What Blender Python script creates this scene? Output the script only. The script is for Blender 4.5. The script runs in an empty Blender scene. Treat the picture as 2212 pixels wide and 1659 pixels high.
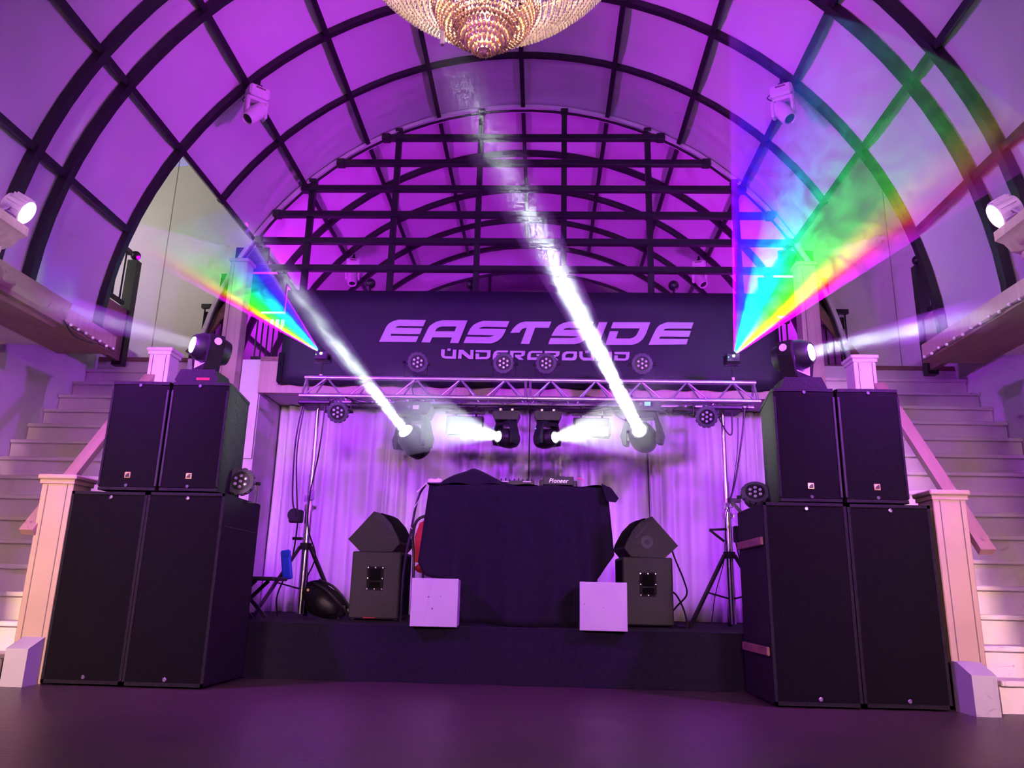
import bpy, bmesh, math, random
from mathutils import Vector, Matrix

# ------------------------------------------------------------------ camera, world, exposure
scene = bpy.context.scene
COL = scene.collection
rnd = random.Random(7)
R_ = math.radians

cam_data = bpy.data.cameras.new('camera')
cam = bpy.data.objects.new('camera', cam_data)
COL.objects.link(cam)
cam_data.sensor_width = 36.0
cam_data.lens = 1683.3 / 2212 * 36.0
cam_data.clip_start = 0.05
cam.location = (0.2886, 0.0, 0.65)
cam.rotation_euler = (Matrix.Rotation(R_(2.383), 3, 'Z') @ Matrix.Rotation(R_(90 + 15.088), 3, 'X')
                      @ Matrix.Rotation(R_(1.328), 3, 'Z')).to_euler()
scene.camera = cam

world = bpy.data.worlds.new('night')
scene.world = world
world.use_nodes = True
world.node_tree.nodes['Background'].inputs[0].default_value = (0.02, 0.015, 0.03, 1)
world.node_tree.nodes['Background'].inputs[1].default_value = 0.4

vs = scene.view_settings
vs.view_transform = 'Standard'
vs.look = 'None'
vs.exposure = 0.0
vs.gamma = 1.0
vs.use_curve_mapping = False
cy = scene.cycles
cy.max_bounces = 6
cy.diffuse_bounces = 2
cy.use_adaptive_sampling = True
cy.adaptive_threshold = 0.15
cy.adaptive_min_samples = 12
cy.glossy_bounces = 3
cy.transmission_bounces = 5
cy.volume_bounces = 0
cy.transparent_max_bounces = 8
cy.caustics_reflective = False
cy.caustics_refractive = False
cy.sample_clamp_indirect = 4.0
cy.volume_step_rate = 3.0
cy.volume_max_steps = 64

VIOLET = (0.42, 0.030, 1.0)
MAGENTA = (0.66, 0.018, 1.0)
WARM = (1.0, 0.62, 0.30)
COOL = (0.86, 1.0, 0.97)


def light(name, kind, loc, energy, color, target=None, size=90, blend=0.6, radius=0.08):
    d = bpy.data.lights.new(name, kind)
    d.energy = energy
    d.color = color
    if kind == 'SPOT':
        d.spot_size = R_(size)
        d.spot_blend = blend
        d.shadow_soft_size = radius
    elif kind == 'POINT':
        d.shadow_soft_size = radius
    elif kind == 'AREA':
        d.size = radius
    o = bpy.data.objects.new(name, d)
    COL.objects.link(o)
    o.location = loc
    if target is not None:
        o.rotation_euler = (Vector(target) - Vector(loc)).to_track_quat('-Z', 'Y').to_euler()
    return o


# purple LED floods on the two cornices (lamps in view built below), plus added spots
for s in (-1, 1):
    light('flood_and_fill_light', 'SPOT', (s * 2.93, 4.42, 2.91), 800, VIOLET, (-s * 1.2, 8.0, 0.8), 140, 0.8, 0.07)
    light('flood_and_fill_light', 'SPOT', (s * 3.3, 3.0, 2.95), 1100, MAGENTA, (-s * 2.55, 6.6, 5.3), 40, 1.0, 0.10)  # added narrow spot, puts a magenta patch on the vault
    light('flood_and_fill_light', 'SPOT', (s * 3.3, 2.2, 2.95), 750, MAGENTA, (-s * 1.5, 5.7, 6.0), 34, 1.0, 0.10)  # second added spot, for a vault patch nearer the crown
    light('flood_and_fill_light', 'SPOT', (s * 3.3, 0.2, 2.95), 190, VIOLET, (-s * 0.8, 5.0, 6.0), 120, 0.9, 0.10)
    light('flood_and_fill_light', 'SPOT', (s * 3.3, -2.0, 2.95), 780, VIOLET, (-s * 1.0, 7.5, 1.0), 70, 0.9, 0.12)
    light('flood_and_fill_light', 'SPOT', (s * 2.6, 9.0, 3.25), 270, MAGENTA, (s * 2.2, 10.6, 6.0), 150, 0.9, 0.10)  # unseen pair added on the balcony to brighten the back vault
# front fills behind the camera: left follows the warm stair light, others added
light('front_fill_light', 'AREA', (-3.0, -0.8, 2.2), 52, (1.0, 0.66, 0.46), (-3.9, 5.5, 0.7), radius=0.6).data.spread = R_(52)
light('front_fill_light', 'AREA', (3.0, -0.8, 2.2), 40, (1.0, 0.60, 0.60), (3.9, 5.5, 0.9), radius=0.6).data.spread = R_(52)  # added to lighten the right stairs and wall
light('front_fill_light', 'AREA', (0.6, -3.5, 2.6), 75, (1.0, 0.66, 0.46), (0.3, 3.8, 0.0), radius=1.0).data.spread = R_(80)  # added fill towards the floor and stage
# unseen spots added to light the two recess walls
light('recess_fill_light', 'SPOT', (-6.4, 6.2, 4.5), 260, (1.0, 0.97, 0.84), (-4.5, 8.75, 5.3), 95, 1.0, 0.15)
light('recess_fill_light', 'SPOT', (6.4, 6.2, 4.5), 130, (0.62, 0.22, 1.0), (4.5, 8.75, 4.6), 120, 1.0, 0.15)


# ------------------------------------------------------------------ materials (all procedural)
def srgb(r, g, b):
    f = lambda c: (c / 255 / 12.92) if c / 255 <= 0.04045 else ((c / 255 + 0.055) / 1.055) ** 2.4
    return (f(r), f(g), f(b))


MATS = {}


def mat(name, col, rough=0.5, metal=0.0, var=0.08, scale=8.0, bump=0.0, spec=0.5, stretch=(1, 1, 1), emit=None, estr=0.0,
        trans=0.0, ior=1.5, coat=0.0):
    if name in MATS:
        return MATS[name]
    m = bpy.data.materials.new(name)
    m.use_nodes = True
    nt = m.node_tree
    b = nt.nodes['Principled BSDF']
    b.inputs['Roughness'].default_value = rough
    b.inputs['Metallic'].default_value = metal
    b.inputs['Specular IOR Level'].default_value = spec
    b.inputs['IOR'].default_value = ior
    b.inputs['Transmission Weight'].default_value = trans
    b.inputs['Coat Weight'].default_value = coat
    tc = nt.nodes.new('ShaderNodeTexCoord')
    mp = nt.nodes.new('ShaderNodeMapping')
    mp.inputs['Scale'].default_value = stretch
    nz = nt.nodes.new('ShaderNodeTexNoise')
    nz.inputs['Scale'].default_value = scale
    nz.inputs['Detail'].default_value = 4
    nt.links.new(tc.outputs['Object'], mp.inputs[0])
    nt.links.new(mp.outputs[0], nz.inputs['Vector'])
    cr = nt.nodes.new('ShaderNodeValToRGB')
    cr.color_ramp.elements[0].position = 0.3
    cr.color_ramp.elements[1].position = 0.7
    cr.color_ramp.elements[0].color = tuple(c * (1 - var) for c in col) + (1,)
    cr.color_ramp.elements[1].color = tuple(min(1, c * (1 + var)) for c in col) + (1,)
    nt.links.new(nz.outputs['Fac'], cr.inputs[0])
    nt.links.new(cr.outputs[0], b.inputs['Base Color'])
    if bump:
        bp = nt.nodes.new('ShaderNodeBump')
        bp.inputs['Strength'].default_value = bump
        bp.inputs['Distance'].default_value = 0.02
        nt.links.new(nz.outputs['Fac'], bp.inputs['Height'])
        nt.links.new(bp.outputs[0], b.inputs['Normal'])
    if emit:
        b.inputs['Emission Color'].default_value = tuple(emit) + (1,)
        b.inputs['Emission Strength'].default_value = estr
    MATS[name] = m
    return m


M_FLOOR = mat('dark_wood_floor', (0.050, 0.033, 0.028), 0.38, var=0.45, scale=5, stretch=(0.5, 14, 1), bump=0.15)
M_WALL = mat('white_plaster', (0.72, 0.67, 0.67), 0.75, var=0.04, scale=2.5, bump=0.08)
M_SKIN = mat('pvc_membrane', (0.60, 0.56, 0.60), 0.10, var=0.05, scale=1.2, spec=0.5)
M_STEEL = mat('black_steel', (0.012, 0.010, 0.014), 0.4, var=0.2, scale=20)
M_ALU = mat('white_aluminium', (0.72, 0.70, 0.72), 0.32, metal=0.3, var=0.05)
M_WOOD = mat('pale_wood', (0.50, 0.36, 0.32), 0.55, var=0.12, scale=3, stretch=(8, 8, 0.6))
M_RAIL = mat('handrail_wood', (0.36, 0.21, 0.19), 0.5, var=0.12, scale=3, stretch=(6, 0.7, 0.7))
M_WOODX = mat('brown_wood', (0.24, 0.13, 0.11), 0.5, var=0.18, scale=3, stretch=(6, 0.7, 6))
M_STAIR = mat('painted_stair', (0.74, 0.66, 0.62), 0.6, var=0.07, scale=4, bump=0.05)
M_NEWEL = mat('painted_newel', (0.46, 0.34, 0.23), 0.55, var=0.06, scale=3)
M_SEAM = mat('wall_seam', (0.40, 0.37, 0.37), 0.8, var=0.05)
M_GROOVE = mat('groove_line', (0.16, 0.11, 0.10), 0.8, var=0.1)
M_BLACKBOX = mat('speaker_paint', (0.014, 0.0115, 0.013), 0.7, var=0.25, scale=60, bump=0.25, spec=0.12)
M_MONITOR = mat('monitor_paint', (0.034, 0.028, 0.034), 0.6, var=0.2, scale=60, bump=0.2, spec=0.35)
M_GRILLE = mat('speaker_foam', (0.0055, 0.005, 0.0048), 0.95, var=0.5, scale=160, bump=0.3, spec=0.1)
M_PLASTIC = mat('black_plastic', (0.013, 0.012, 0.014), 0.42, var=0.15, scale=30, spec=0.35)
M_EDGE = mat('dull_black_trim', (0.03, 0.026, 0.03), 0.6, var=0.1, spec=0.2)
M_GREYPLASTIC = mat('charcoal_plastic', (0.06, 0.055, 0.075), 0.5, var=0.1, scale=30)
M_CLOTH = mat('black_cloth', (0.0095, 0.008, 0.013), 0.92, var=0.2, scale=40, bump=0.1, spec=0.2)
M_BANNER = mat('banner_vinyl', (0.014, 0.010, 0.024), 0.6, var=0.12, scale=4, spec=0.4)
M_LETTER = mat('white_print', (0.47, 0.44, 0.46), 0.5, var=0.03)
M_CURTAIN = mat('white_curtain', (0.78, 0.72, 0.78), 0.85, var=0.06, scale=6, stretch=(3, 3, 0.2))
M_CHROME = mat('bright_metal', (0.75, 0.73, 0.76), 0.22, metal=1.0, var=0.06, scale=30)
M_TRUSS = mat('truss_aluminium', (0.62, 0.60, 0.64), 0.34, metal=0.85, var=0.08, scale=25)
M_WHITEBOX = mat('white_painted_board', (0.44, 0.42, 0.41), 0.55, var=0.03, scale=5)
M_WHITELAMP = mat('white_lamp_case', (0.66, 0.60, 0.64), 0.45, var=0.04)
M_LENS = mat('led_lens', (0.75, 0.72, 0.8), 0.08, var=0.02, metal=0.4)
M_RED = mat('red_upholstery', (0.42, 0.02, 0.025), 0.8, var=0.15, scale=30)
M_BLUE = mat('blue_case', (0.01, 0.06, 0.62), 0.45, var=0.1)
M_GOLD = mat('brass_badge', (0.62, 0.42, 0.20), 0.35, metal=0.6, var=0.1)
M_RUB = mat('worn_wood_runner', (0.18, 0.09, 0.06), 0.6, var=0.3, scale=6, stretch=(4, 0.8, 4))
M_CRYSTAL = mat('clear_crystal', (0.90, 0.90, 0.88), 0.07, var=0.05, trans=0.55, ior=1.6, scale=60)
M_WARMLIT = mat('warm_lit_crystal', (0.92, 0.66, 0.46), 0.07, var=0.1, trans=0.6, ior=1.6, scale=60)  # warm glow of the bulbs put into the crystal colour
M_BULB = mat('candle_bulb', (1, 0.8, 0.5), 0.4, emit=(1.0, 0.55, 0.22), estr=140)
M_FLOODLENS = mat('flood_lens', (1, 0.8, 1), 0.3, emit=(0.95, 0.55, 1.0), estr=9)
M_BEAMLENS = mat('beam_lens', (1, 1, 1), 0.2, emit=(0.93, 1.0, 0.96), estr=7)
M_SCREEN = mat('fixture_screen', (0.1, 0.3, 0.5), 0.3, emit=(0.22, 0.62, 1.0), estr=1.1)
M_SCREEN2 = mat('pale_fixture_screen', (0.3, 0.25, 0.5), 0.3, emit=(0.55, 0.45, 1.0), estr=0.55)
M_BLUELED = mat('blue_indicator', (0.1, 0.1, 1), 0.3, emit=(0.05, 0.05, 1.0), estr=6)
M_GREENLED = mat('green_indicator', (0.1, 1, 0.1), 0.3, emit=(0.1, 1.0, 0.2), estr=2)
M_GLASS = mat('gable_glass', (0.10, 0.07, 0.11), 0.06, var=0.05, spec=0.8)
M_STRING = mat('string_bulb', (0.8, 0.78, 0.8), 0.3, var=0.03)


# ------------------------------------------------------------------ mesh helpers
class MB:
    def __init__(s):
        s.v, s.f = [], []

    def add(s, verts, faces):
        o = len(s.v)
        s.v += [tuple(v) for v in verts]
        s.f += [tuple(i + o for i in f) for f in faces]
        return s

    def box(s, c, d, rot=None, bev=0.0):
        x, y, z = d[0] / 2, d[1] / 2, d[2] / 2
        if bev:
            b = min(bev, x * .9, y * .9, z * .9)
            vs_ = []
            for sx in (-1, 1):
                for sy in (-1, 1):
                    for sz in (-1, 1):
                        vs_ += [(sx * x, sy * (y - b), sz * (z - b)), (sx * (x - b), sy * y, sz * (z - b)),
                                (sx * (x - b), sy * (y - b), sz * z)]
            bm = bmesh.new()
            for v in vs_:
                bm.verts.new(v)
            bmesh.ops.convex_hull(bm, input=bm.verts)
            bmesh.ops.dissolve_limit(bm, angle_limit=0.01, verts=bm.verts, edges=bm.edges)
            bm.verts.index_update()
            vv = [v.co.copy() for v in bm.verts]
            ff = [tuple(v.index for v in f.verts) for f in bm.faces]
            bm.free()
        else:
            vv = [Vector((sx * x, sy * y, sz * z)) for sx in (-1, 1) for sy in (-1, 1) for sz in (-1, 1)]
            ff = [(0, 1, 3, 2), (4, 6, 7, 5), (0, 4, 5, 1), (2, 3, 7, 6), (0, 2, 6, 4), (1, 5, 7, 3)]
        c = Vector(c)
        return s.add([(rot @ v if rot else v) + c for v in vv], ff)

    def b2(s, x0, x1, y0, y1, z0, z1, bev=0.0):
        return s.box(((x0 + x1) / 2, (y0 + y1) / 2, (z0 + z1) / 2), (abs(x1 - x0), abs(y1 - y0), abs(z1 - z0)), None, bev)

    def bar(s, a, b, w, h, up=(0, 0, 1)):
        a, b = Vector(a), Vector(b)
        d = b - a
        z = d.normalized()
        u = Vector(up)
        if abs(u.dot(z)) > 0.98:
            u = Vector((0, 1, 0))
        x = u.cross(z).normalized()
        y = z.cross(x)
        rot = Matrix((x, y, z)).transposed()
        return s.box((a + b) / 2, (w, h, d.length), rot)

    def cyl(s, a, b, r0, r1=None, n=14, cap=True):
        a, b = Vector(a), Vector(b)
        r1 = r0 if r1 is None else r1
        return s.lathe([(r0, 0), (r1, (b - a).length)], a, b - a, n, cap)

    def lathe(s, prof, origin=(0, 0, 0), axis=(0, 0, 1), n=20, cap=True):
        q = Vector(axis).to_track_quat('Z', 'Y').to_matrix()
        o = Vector(origin)
        vs_, fs = [], []
        m = len(prof)
        for r, z in prof:
            for k in range(n):
                t = 2 * math.pi * k / n
                vs_.append(q @ Vector((r * math.cos(t), r * math.sin(t), z)) + o)
        for i in range(m - 1):
            for k in range(n):
                k2 = (k + 1) % n
                fs.append((i * n + k, i * n + k2, (i + 1) * n + k2, (i + 1) * n + k))
        if cap:
            fs.append(tuple(range(n - 1, -1, -1)))
            fs.append(tuple((m - 1) * n + k for k in range(n)))
        return s.add(vs_, fs)

    def ball(s, c, r, n=16, m=10):
        prof = [(max(1e-4, r * math.sin(math.pi * i / m)), -r * math.cos(math.pi * i / m)) for i in range(m + 1)]
        return s.lathe(prof, c, (0, 0, 1), n)

    def prism(s, poly, fn, t0, t1):
        """poly: 2D points; fn(u, v, t) -> 3D point; extruded from t0 to t1"""
        n = len(poly)
        vs_ = [fn(u, v, t0) for u, v in poly] + [fn(u, v, t1) for u, v in poly]
        fs = [tuple(range(n)), tuple(range(2 * n - 1, n - 1, -1))]
        for k in range(n):
            k2 = (k + 1) % n
            fs.append((k, n + k, n + k2, k2))
        return s.add(vs_, fs)

    def tube(s, pts, r, n=6, closed=False):
        pts = [Vector(p) for p in pts]
        rings = []
        m = len(pts)
        prev = None
        for i, p in enumerate(pts):
            if closed:
                d = pts[(i + 1) % m] - pts[i - 1]
            else:
                d = pts[min(i + 1, m - 1)] - pts[max(i - 1, 0)]
            d.normalize()
            if prev is None:
                u = Vector((0, 0, 1)) if abs(d.z) < 0.9 else Vector((0, 1, 0))
                x = u.cross(d).normalized()
            else:
                x = (prev - d * prev.dot(d)).normalized()
            prev = x
            y = d.cross(x)
            rings.append([p + x * (r * math.cos(2 * math.pi * k / n)) + y * (r * math.sin(2 * math.pi * k / n)) for k in range(n)])
        vs_ = [v for ring in rings for v in ring]
        fs = []
        for i in range(m if closed else m - 1):
            j = (i + 1) % m
            for k in range(n):
                k2 = (k + 1) % n
                fs.append((i * n + k, i * n + k2, j * n + k2, j * n + k))
        if not closed:
            fs.append(tuple(range(n - 1, -1, -1)))
            fs.append(tuple((m - 1) * n + k for k in range(n)))
        return s.add(vs_, fs)

    def data(s, name, m, sharp=35):
        me = bpy.data.meshes.new(name)
        me.from_pydata(s.v, [], s.f)
        bm = bmesh.new()
        bm.from_mesh(me)
        bmesh.ops.recalc_face_normals(bm, faces=bm.faces)
        bm.to_mesh(me)
        bm.free()
        me.materials.append(m)
        me.polygons.foreach_set('use_smooth', [True] * len(me.polygons))
        me.set_sharp_from_angle(angle=R_(sharp))
        me.update()
        return me

    def build(s, name, m, parent=None, sharp=35):
        return link(name, s.data(name, m, sharp), parent)


def link(name, me, parent=None, loc=None, rot=None):
    o = bpy.data.objects.new(name, me)
    COL.objects.link(o)
    if parent:
        o.parent = parent
    if loc is not None:
        o.location = loc
    if rot is not None:
        o.rotation_euler = rot
    return o


def tag(o, label=None, cat=None, group=None, kind=None):
    if label:
        o['label'] = label
    if cat:
        o['category'] = cat
    if group:
        o['group'] = group
    if kind:
        o['kind'] = kind
    return o


def thing(name, label, cat, loc=(0, 0, 0), rz=0.0, group=None):
    o = bpy.data.objects.new(name, None)
    COL.objects.link(o)
    o.empty_display_size = 0.1
    o.location = loc
    o.rotation_euler = (0, 0, rz)
    return tag(o, label, cat, group)


def struct(name, mb, m, parent=None):
    o = mb.build(name, m, parent)
    if parent is None:
        o['kind'] = 'structure'
    return o


def sroot(name):
    o = bpy.data.objects.new(name, None)
    COL.objects.link(o)
    o.empty_display_size = 0.1
    o['kind'] = 'structure'
    return o


def bez(pts, n=8):
    """Catmull-Rom through pts"""
    P = [Vector(p) for p in pts]
    P = [P[0] * 2 - P[1]] + P + [P[-1] * 2 - P[-2]]
    out = []
    for i in range(1, len(P) - 2):
        for k in range(n):
            t = k / n
            out.append(0.5 * ((2 * P[i]) + (P[i + 1] - P[i - 1]) * t + (2 * P[i - 1] - 5 * P[i] + 4 * P[i + 1] - P[i + 2]) * t * t
                              + (3 * P[i] - P[i - 1] - 3 * P[i + 1] + P[i + 2]) * t ** 3))
    out.append(P[-2])
    return out


# ------------------------------------------------------------------ the hall
RV, ZC = 3.714, 2.735                      # vault radius and height of its centre
PANG = [0, 16.2, 30.6, 44.9, 59.0, 73.4]   # purlin angles
A_END = 91.0


def vp(a, y, r=RV):
    a = R_(a)
    return Vector((r * math.sin(a), y, ZC + r * math.cos(a)))


struct('floor', MB().b2(-8, 8, -6.5, 9.6, -0.12, 0.0), M_FLOOR)
struct('wall_left', MB().b2(-4.95, -4.75, -6.5, 9.0, 0, 3.43), M_WALL)
struct('wall_right', MB().b2(4.75, 4.95, -6.5, 9.0, 0, 3.43), M_WALL)
struct('wall_rear', MB().b2(-7.2, 7.2, -6.6, -6.4, 0, 6.9), M_WALL)
struct('wall_back', MB().b2(-7.2, 7.2, 9.25, 9.4, 0, 2.75), M_WALL)

# vault: ribs, purlins and the skin panels between them
ceil_ = sroot('ceiling')
RIBS = [-6.3, -5.35, -4.37, -3.4, -2.42, -1.44, -0.46, 0.52, 1.5, 2.3, 3.2, 4.06, 5.049, 5.436, 6.418, 7.394, 8.4, 9.38, 10.36, 11.34, 12.3]
VAULT_Y0, VAULT_Y1 = -6.4, 12.32


def arc_bar(y, a0, a1, r_out, depth, width, n=None):
    n = n or max(6, int(abs(a1 - a0) / 4))
    vs_, fs = [], []
    for i in range(n + 1):
        a = a0 + (a1 - a0) * i / n
        for dr, dy in ((0, -1), (0, 1), (-depth, 1), (-depth, -1)):
            vs_.append(vp(a, y + dy * width / 2, r_out + dr))
    for i in range(n):
        for k in range(4):
            k2 = (k + 1) % 4
            fs.append((i * 4 + k, (i + 1) * 4 + k, (i + 1) * 4 + k2, i * 4 + k2))
    fs.append((0, 1, 2, 3))
    fs.append(tuple(n * 4 + k for k in (3, 2, 1, 0)))
    return MB().add(vs_, fs)


rib_full = arc_bar(0, -A_END, A_END, RV + 0.005, 0.065, 0.062).data('rib', M_STEEL)
rib_short = arc_bar(0, -59.5, 59.5, RV + 0.005, 0.055, 0.05).data('rib', M_STEEL)
rib_near = arc_bar(0, -A_END, A_END, RV + 0.005, 0.075, 0.072).data('rib', M_STEEL)
for y in RIBS:
    if abs(y - 8.4) < 0.01:
        continue
    link('rib', rib_short if abs(y - 7.394) < 0.01 else rib_near if 5 < y < 5.6 else rib_full, ceil_, (0, y, 0))
# bright keder profile of the arch that carries the black grid
for y, dr, w, m in ((8.40, 0.0, 0.028, M_ALU), (8.365, 0.015, 0.02, M_STEEL), (8.33, 0.0, 0.028, M_ALU)):
    arc_bar(y, -A_END, A_END, RV - 0.01 + dr * -1, 0.045, w + 0.006).build('arch_profile', m, ceil_)

for a in [-x for x in PANG[:0:-1]] + PANG:
    runs = [(VAULT_Y0, VAULT_Y1)] if abs(a) < 60 else [(VAULT_Y0, 6.40), (8.42, VAULT_Y1)]
    for y0, y1 in runs:
        q = Matrix.Rotation(R_(a), 3, 'Y')
        p = vp(a, (y0 + y1) / 2, RV - 0.028)
        MB().box(p, (0.050, y1 - y0, 0.045), q).build('purlin', M_STEEL, ceil_)

ANGS = [-A_END] + [-x for x in PANG[:0:-1]] + PANG + [A_END]
panel_cache = {}
ys = RIBS
for i in range(len(ys) - 1):
    y0, y1 = ys[i], ys[i + 1]
    for j in range(len(ANGS) - 1):
        a0, a1 = ANGS[j], ANGS[j + 1]
        if 6.4 < (y0 + y1) / 2 < 8.4 and max(abs(a0), abs(a1)) > 60:
            continue
        key = (j, round(y1 - y0, 3))
        if key not in panel_cache:
            N = 6
            vs_, fs = [], []
            for p in range(N + 1):
                for q in range(N + 1):
                    u, v = p / N, q / N
                    puff = 0.05 * (1 - (2 * u - 1) ** 4) * (1 - 0.5 * (2 * v - 1) ** 4)
                    vs_.append(vp(a0 + (a1 - a0) * v, (y1 - y0) * u, RV + 0.006 + puff))
            for p in range(N):
                for q in range(N):
                    k = p * (N + 1) + q
                    fs.append((k, k + 1, k + N + 2, k + N + 1))
            me = bpy.data.meshes.new('panel')
            me.from_pydata(vs_, [], fs)
            me.materials.append(M_SKIN)
            me.polygons.foreach_set('use_smooth', [True] * len(me.polygons))
            panel_cache[key] = me
        link('panel', panel_cache[key], ceil_, (0, y0, 0))

# gable wall at the far end with its arched glazing
vs_ = [(0, 12.33, 3.0)] + [tuple(vp(a, 12.33, RV + 0.1)) for a in range(-92, 93, 4)]
n = len(vs_)
gable = MB().add(vs_ + [(x, y + 0.1, z) for x, y, z in vs_],
                 [(0, k, k + 1) for k in range(1, n - 1)] + [(n, n + k + 1, n + k) for k in range(1, n - 1)])
struct('wall_gable', gable, M_SKIN)


def arc_z(x):   # glazing head
    return 5.93 - 4.0 + math.sqrt(max(0, 4.0 ** 2 - x * x)) if abs(x) < 4 else 2


win = sroot('window_1')
for x0, x1 in ((-1.75, -0.66), (-0.62, 0.62), (0.66, 1.75)):
    xs = [x0 + (x1 - x0) * k / 8 for k in range(9)]
    MB().prism([(x, arc_z(x)) for x in xs] + [(x1, 4.3), (x0, 4.3)], lambda u, v, t: (u, t, v), 12.30, 12.315).build('pane', M_GLASS, win)
MB().tube([(x / 10, 12.29, arc_z(x / 10)) for x in range(-19, 20)], 0.022).build('frame', M_STEEL, win)
for x in (-0.64, 0.64):
    MB().b2(x - 0.018, x + 0.018, 12.27, 12.31, 4.3, arc_z(x)).build('mullion', M_STEEL, win)

# balcony
bal = sroot('balcony')
MB().b2(-3.7, 3.7, 8.24, 12.3, 2.76, 3.12).build('slab', M_WALL, bal)
MB().b2(-2.84, 2.90, 8.16, 8.24, 2.72, 3.08).build('fascia', M_WOOD, bal)
MB().b2(-2.84, 2.90, 8.15, 8.25, 3.08, 3.13).build('edge_trim', M_WOODX, bal)
struct('wall_stage_left', MB().b2(-3.22, -2.84, 8.24, 9.24, 0, 2.75).b2(-3.06, -2.845, 8.2, 8.24, 2.0, 3.1), M_WALL)
struct('wall_stage_right', MB().b2(2.905, 3.22, 8.24, 9.24, 0, 2.75), M_WALL)

# recesses beside the arch, above the stair heads
for s, nm in ((-1, 'left'), (1, 'right')):
    vs_, fs = [], []
    for k in range(0, 15):
        a = R_(25 + k * 5)
        ix, iz = (RV + 0.06) * math.sin(a), ZC + (RV + 0.06) * math.cos(a)
        ox, oz = 7.1, ZC + (7.1) / math.tan(a) if a > R_(1) else 9
        if oz > 6.9:
            oz = 6.9
            ox = min(7.1, (6.9 - ZC) * math.tan(a))
        vs_ += [(s * ix, 8.75, iz), (s * ox, 8.75, oz)]
    vs_ += [(s * 3.72, 8.75, 2.7), (s * 7.1, 8.75, 2.7)]
    m_ = len(vs_)
    vs_ += [(x, 8.85, z) for x, y, z in vs_]
    for k in range(m_ // 2 - 1):
        fs.append((2 * k, 2 * k + 1, 2 * k + 3, 2 * k + 2))
        fs.append((m_ + 2 * k, m_ + 2 * k + 2, m_ + 2 * k + 3, m_ + 2 * k + 1))
    w = struct('wall_recess_' + nm, MB().add(vs_, fs), M_WALL)
    MB().b2(s * 4.41 - 0.004, s * 4.41 + 0.004, 8.746, 8.752, 3.2, 6.8).build('seam', M_SEAM, w)
    struct('wall_gallery_' + nm, MB().b2(s * 7.0, s * 7.15, 3.0, 8.75, 2.72, 6.95).b2(s * 3.2, s * 7.1, 2.9, 3.0, 3.5, 6.9), M_WALL)
    struct('ceiling_recess_' + nm, MB().b2(s * 2.4, s * 7.15, 2.9, 8.8, 6.9, 7.0), M_WALL)
    struct('floor_gallery_' + nm, MB().b2(s * 4.34, s * 7.1, 2.9, 7.95, 3.42, 3.52), M_WALL)
    struct('trim_gallery_' + nm, MB().b2(s * 4.28, s * 4.34, 6.46, 7.88, 2.98, 3.56), M_WOODX)
    struct('floor_landing_' + nm, MB().b2(s * 3.35, s * 7.1, 8.28, 8.75, 2.98, 3.10), M_STAIR)
    struct('trim_landing_' + nm, MB().b2(s * 3.30, s * 4.74, 8.27, 8.33, 3.09, 3.14), M_WOODX)
    # cornice under the foot of the vault
    c = sroot('cornice_' + nm)
    MB().b2(s * 3.5, s * 4.02, -6.4, 6.45, 2.62, 2.66).build('soffit', M_WOODX, c)
    MB().b2(s * 3.5, s * 3.70, -6.4, 6.44, 2.66, 2.775).build('face', M_WOOD, c)
    MB().b2(s * 3.66, s * 3.70, -6.4, 6.44, 2.775, 2.79).build('bead', M_STEEL, c)
    MB().b2(s * 3.98, s * 4.76, -6.4, 6.45, 2.70, 2.74).build('side_ceiling', M_WALL, c)
    if s < 0:
        MB().prism([(-3.46, 2.80), (-3.70, 2.82), (-3.72, 2.60), (-3.58, 2.60), (-3.50, 2.66)], lambda u, v, t: (u, t, v), -6.4, 5.69).build('casing', M_WOODX, c)
    # pilaster and its moulded cap that carries the flood lamp
    p = sroot('pilaster_' + nm)
    MB().b2(s * 3.4, s * 4.0, 3.62, 4.36, 0, 2.62).build('shaft', M_WALL, p)
    MB().prism([(3.04, 2.86), (3.04, 2.80), (3.09, 2.78), (3.13, 2.73), (3.22, 2.70), (3.30, 2.62), (3.48, 2.62), (3.48, 2.86)],
               lambda u, v, t: (s * u, t, v), 3.56, 4.48).build('cap', M_WOOD, p)
    MB().prism([(3.15, 2.70), (3.15, 2.66), (3.3, 2.60), (3.48, 2.60), (3.48, 2.70)], lambda u, v, t: (s * u, t, v), 3.6, 4.42).build('moulding', M_WOOD, p)

# ------------------------------------------------------------------ staircases
RISE, GO, Y_FIRST = 0.196, 0.198, 5.29
side_word = {-1: 'left', 1: 'right'}
for s in (-1, 1):
    inner = 3.27 if s < 0 else 3.17
    xm = s * (4.74 + inner) / 2
    st = thing('staircase', 'white painted straight staircase rising along the %s wall to the gallery' % side_word[s], 'staircase',
               (xm, Y_FIRST, 0), 0, 'twin staircases')
    inner = 3.27 if s < 0 else 3.17
    w = 4.74 - inner
    tread = MB().box((0, 0, 0), (w, GO + 0.03, 0.035), None, 0.006).data('tread', M_STAIR)
    riser = MB().box((0, 0, 0), (w, 0.02, RISE - 0.035)).data('riser', M_STAIR)
    for k in range(15):
        link('riser', riser, st, (0, 0.04 + k * GO, k * RISE + (RISE - 0.035) / 2))
        link('tread', tread, st, (0, k * GO + (GO + 0.03) / 2, (k + 1) * RISE - 0.0175))
    link('riser', riser, st, (0, 0.04 + 15 * GO, 15 * RISE + (RISE - 0.035) / 2))
    # closed string towards the stage
    poly = [(5.66, 0), (8.22, 0), (8.22, 3.0), (5.66, 0.46)]
    MB().prism([(y - Y_FIRST, z) for y, z in poly], lambda u, v, t: (t - xm, u, v), s * (inner - 0.03), s * inner).build('string', M_WALL, st)


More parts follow.
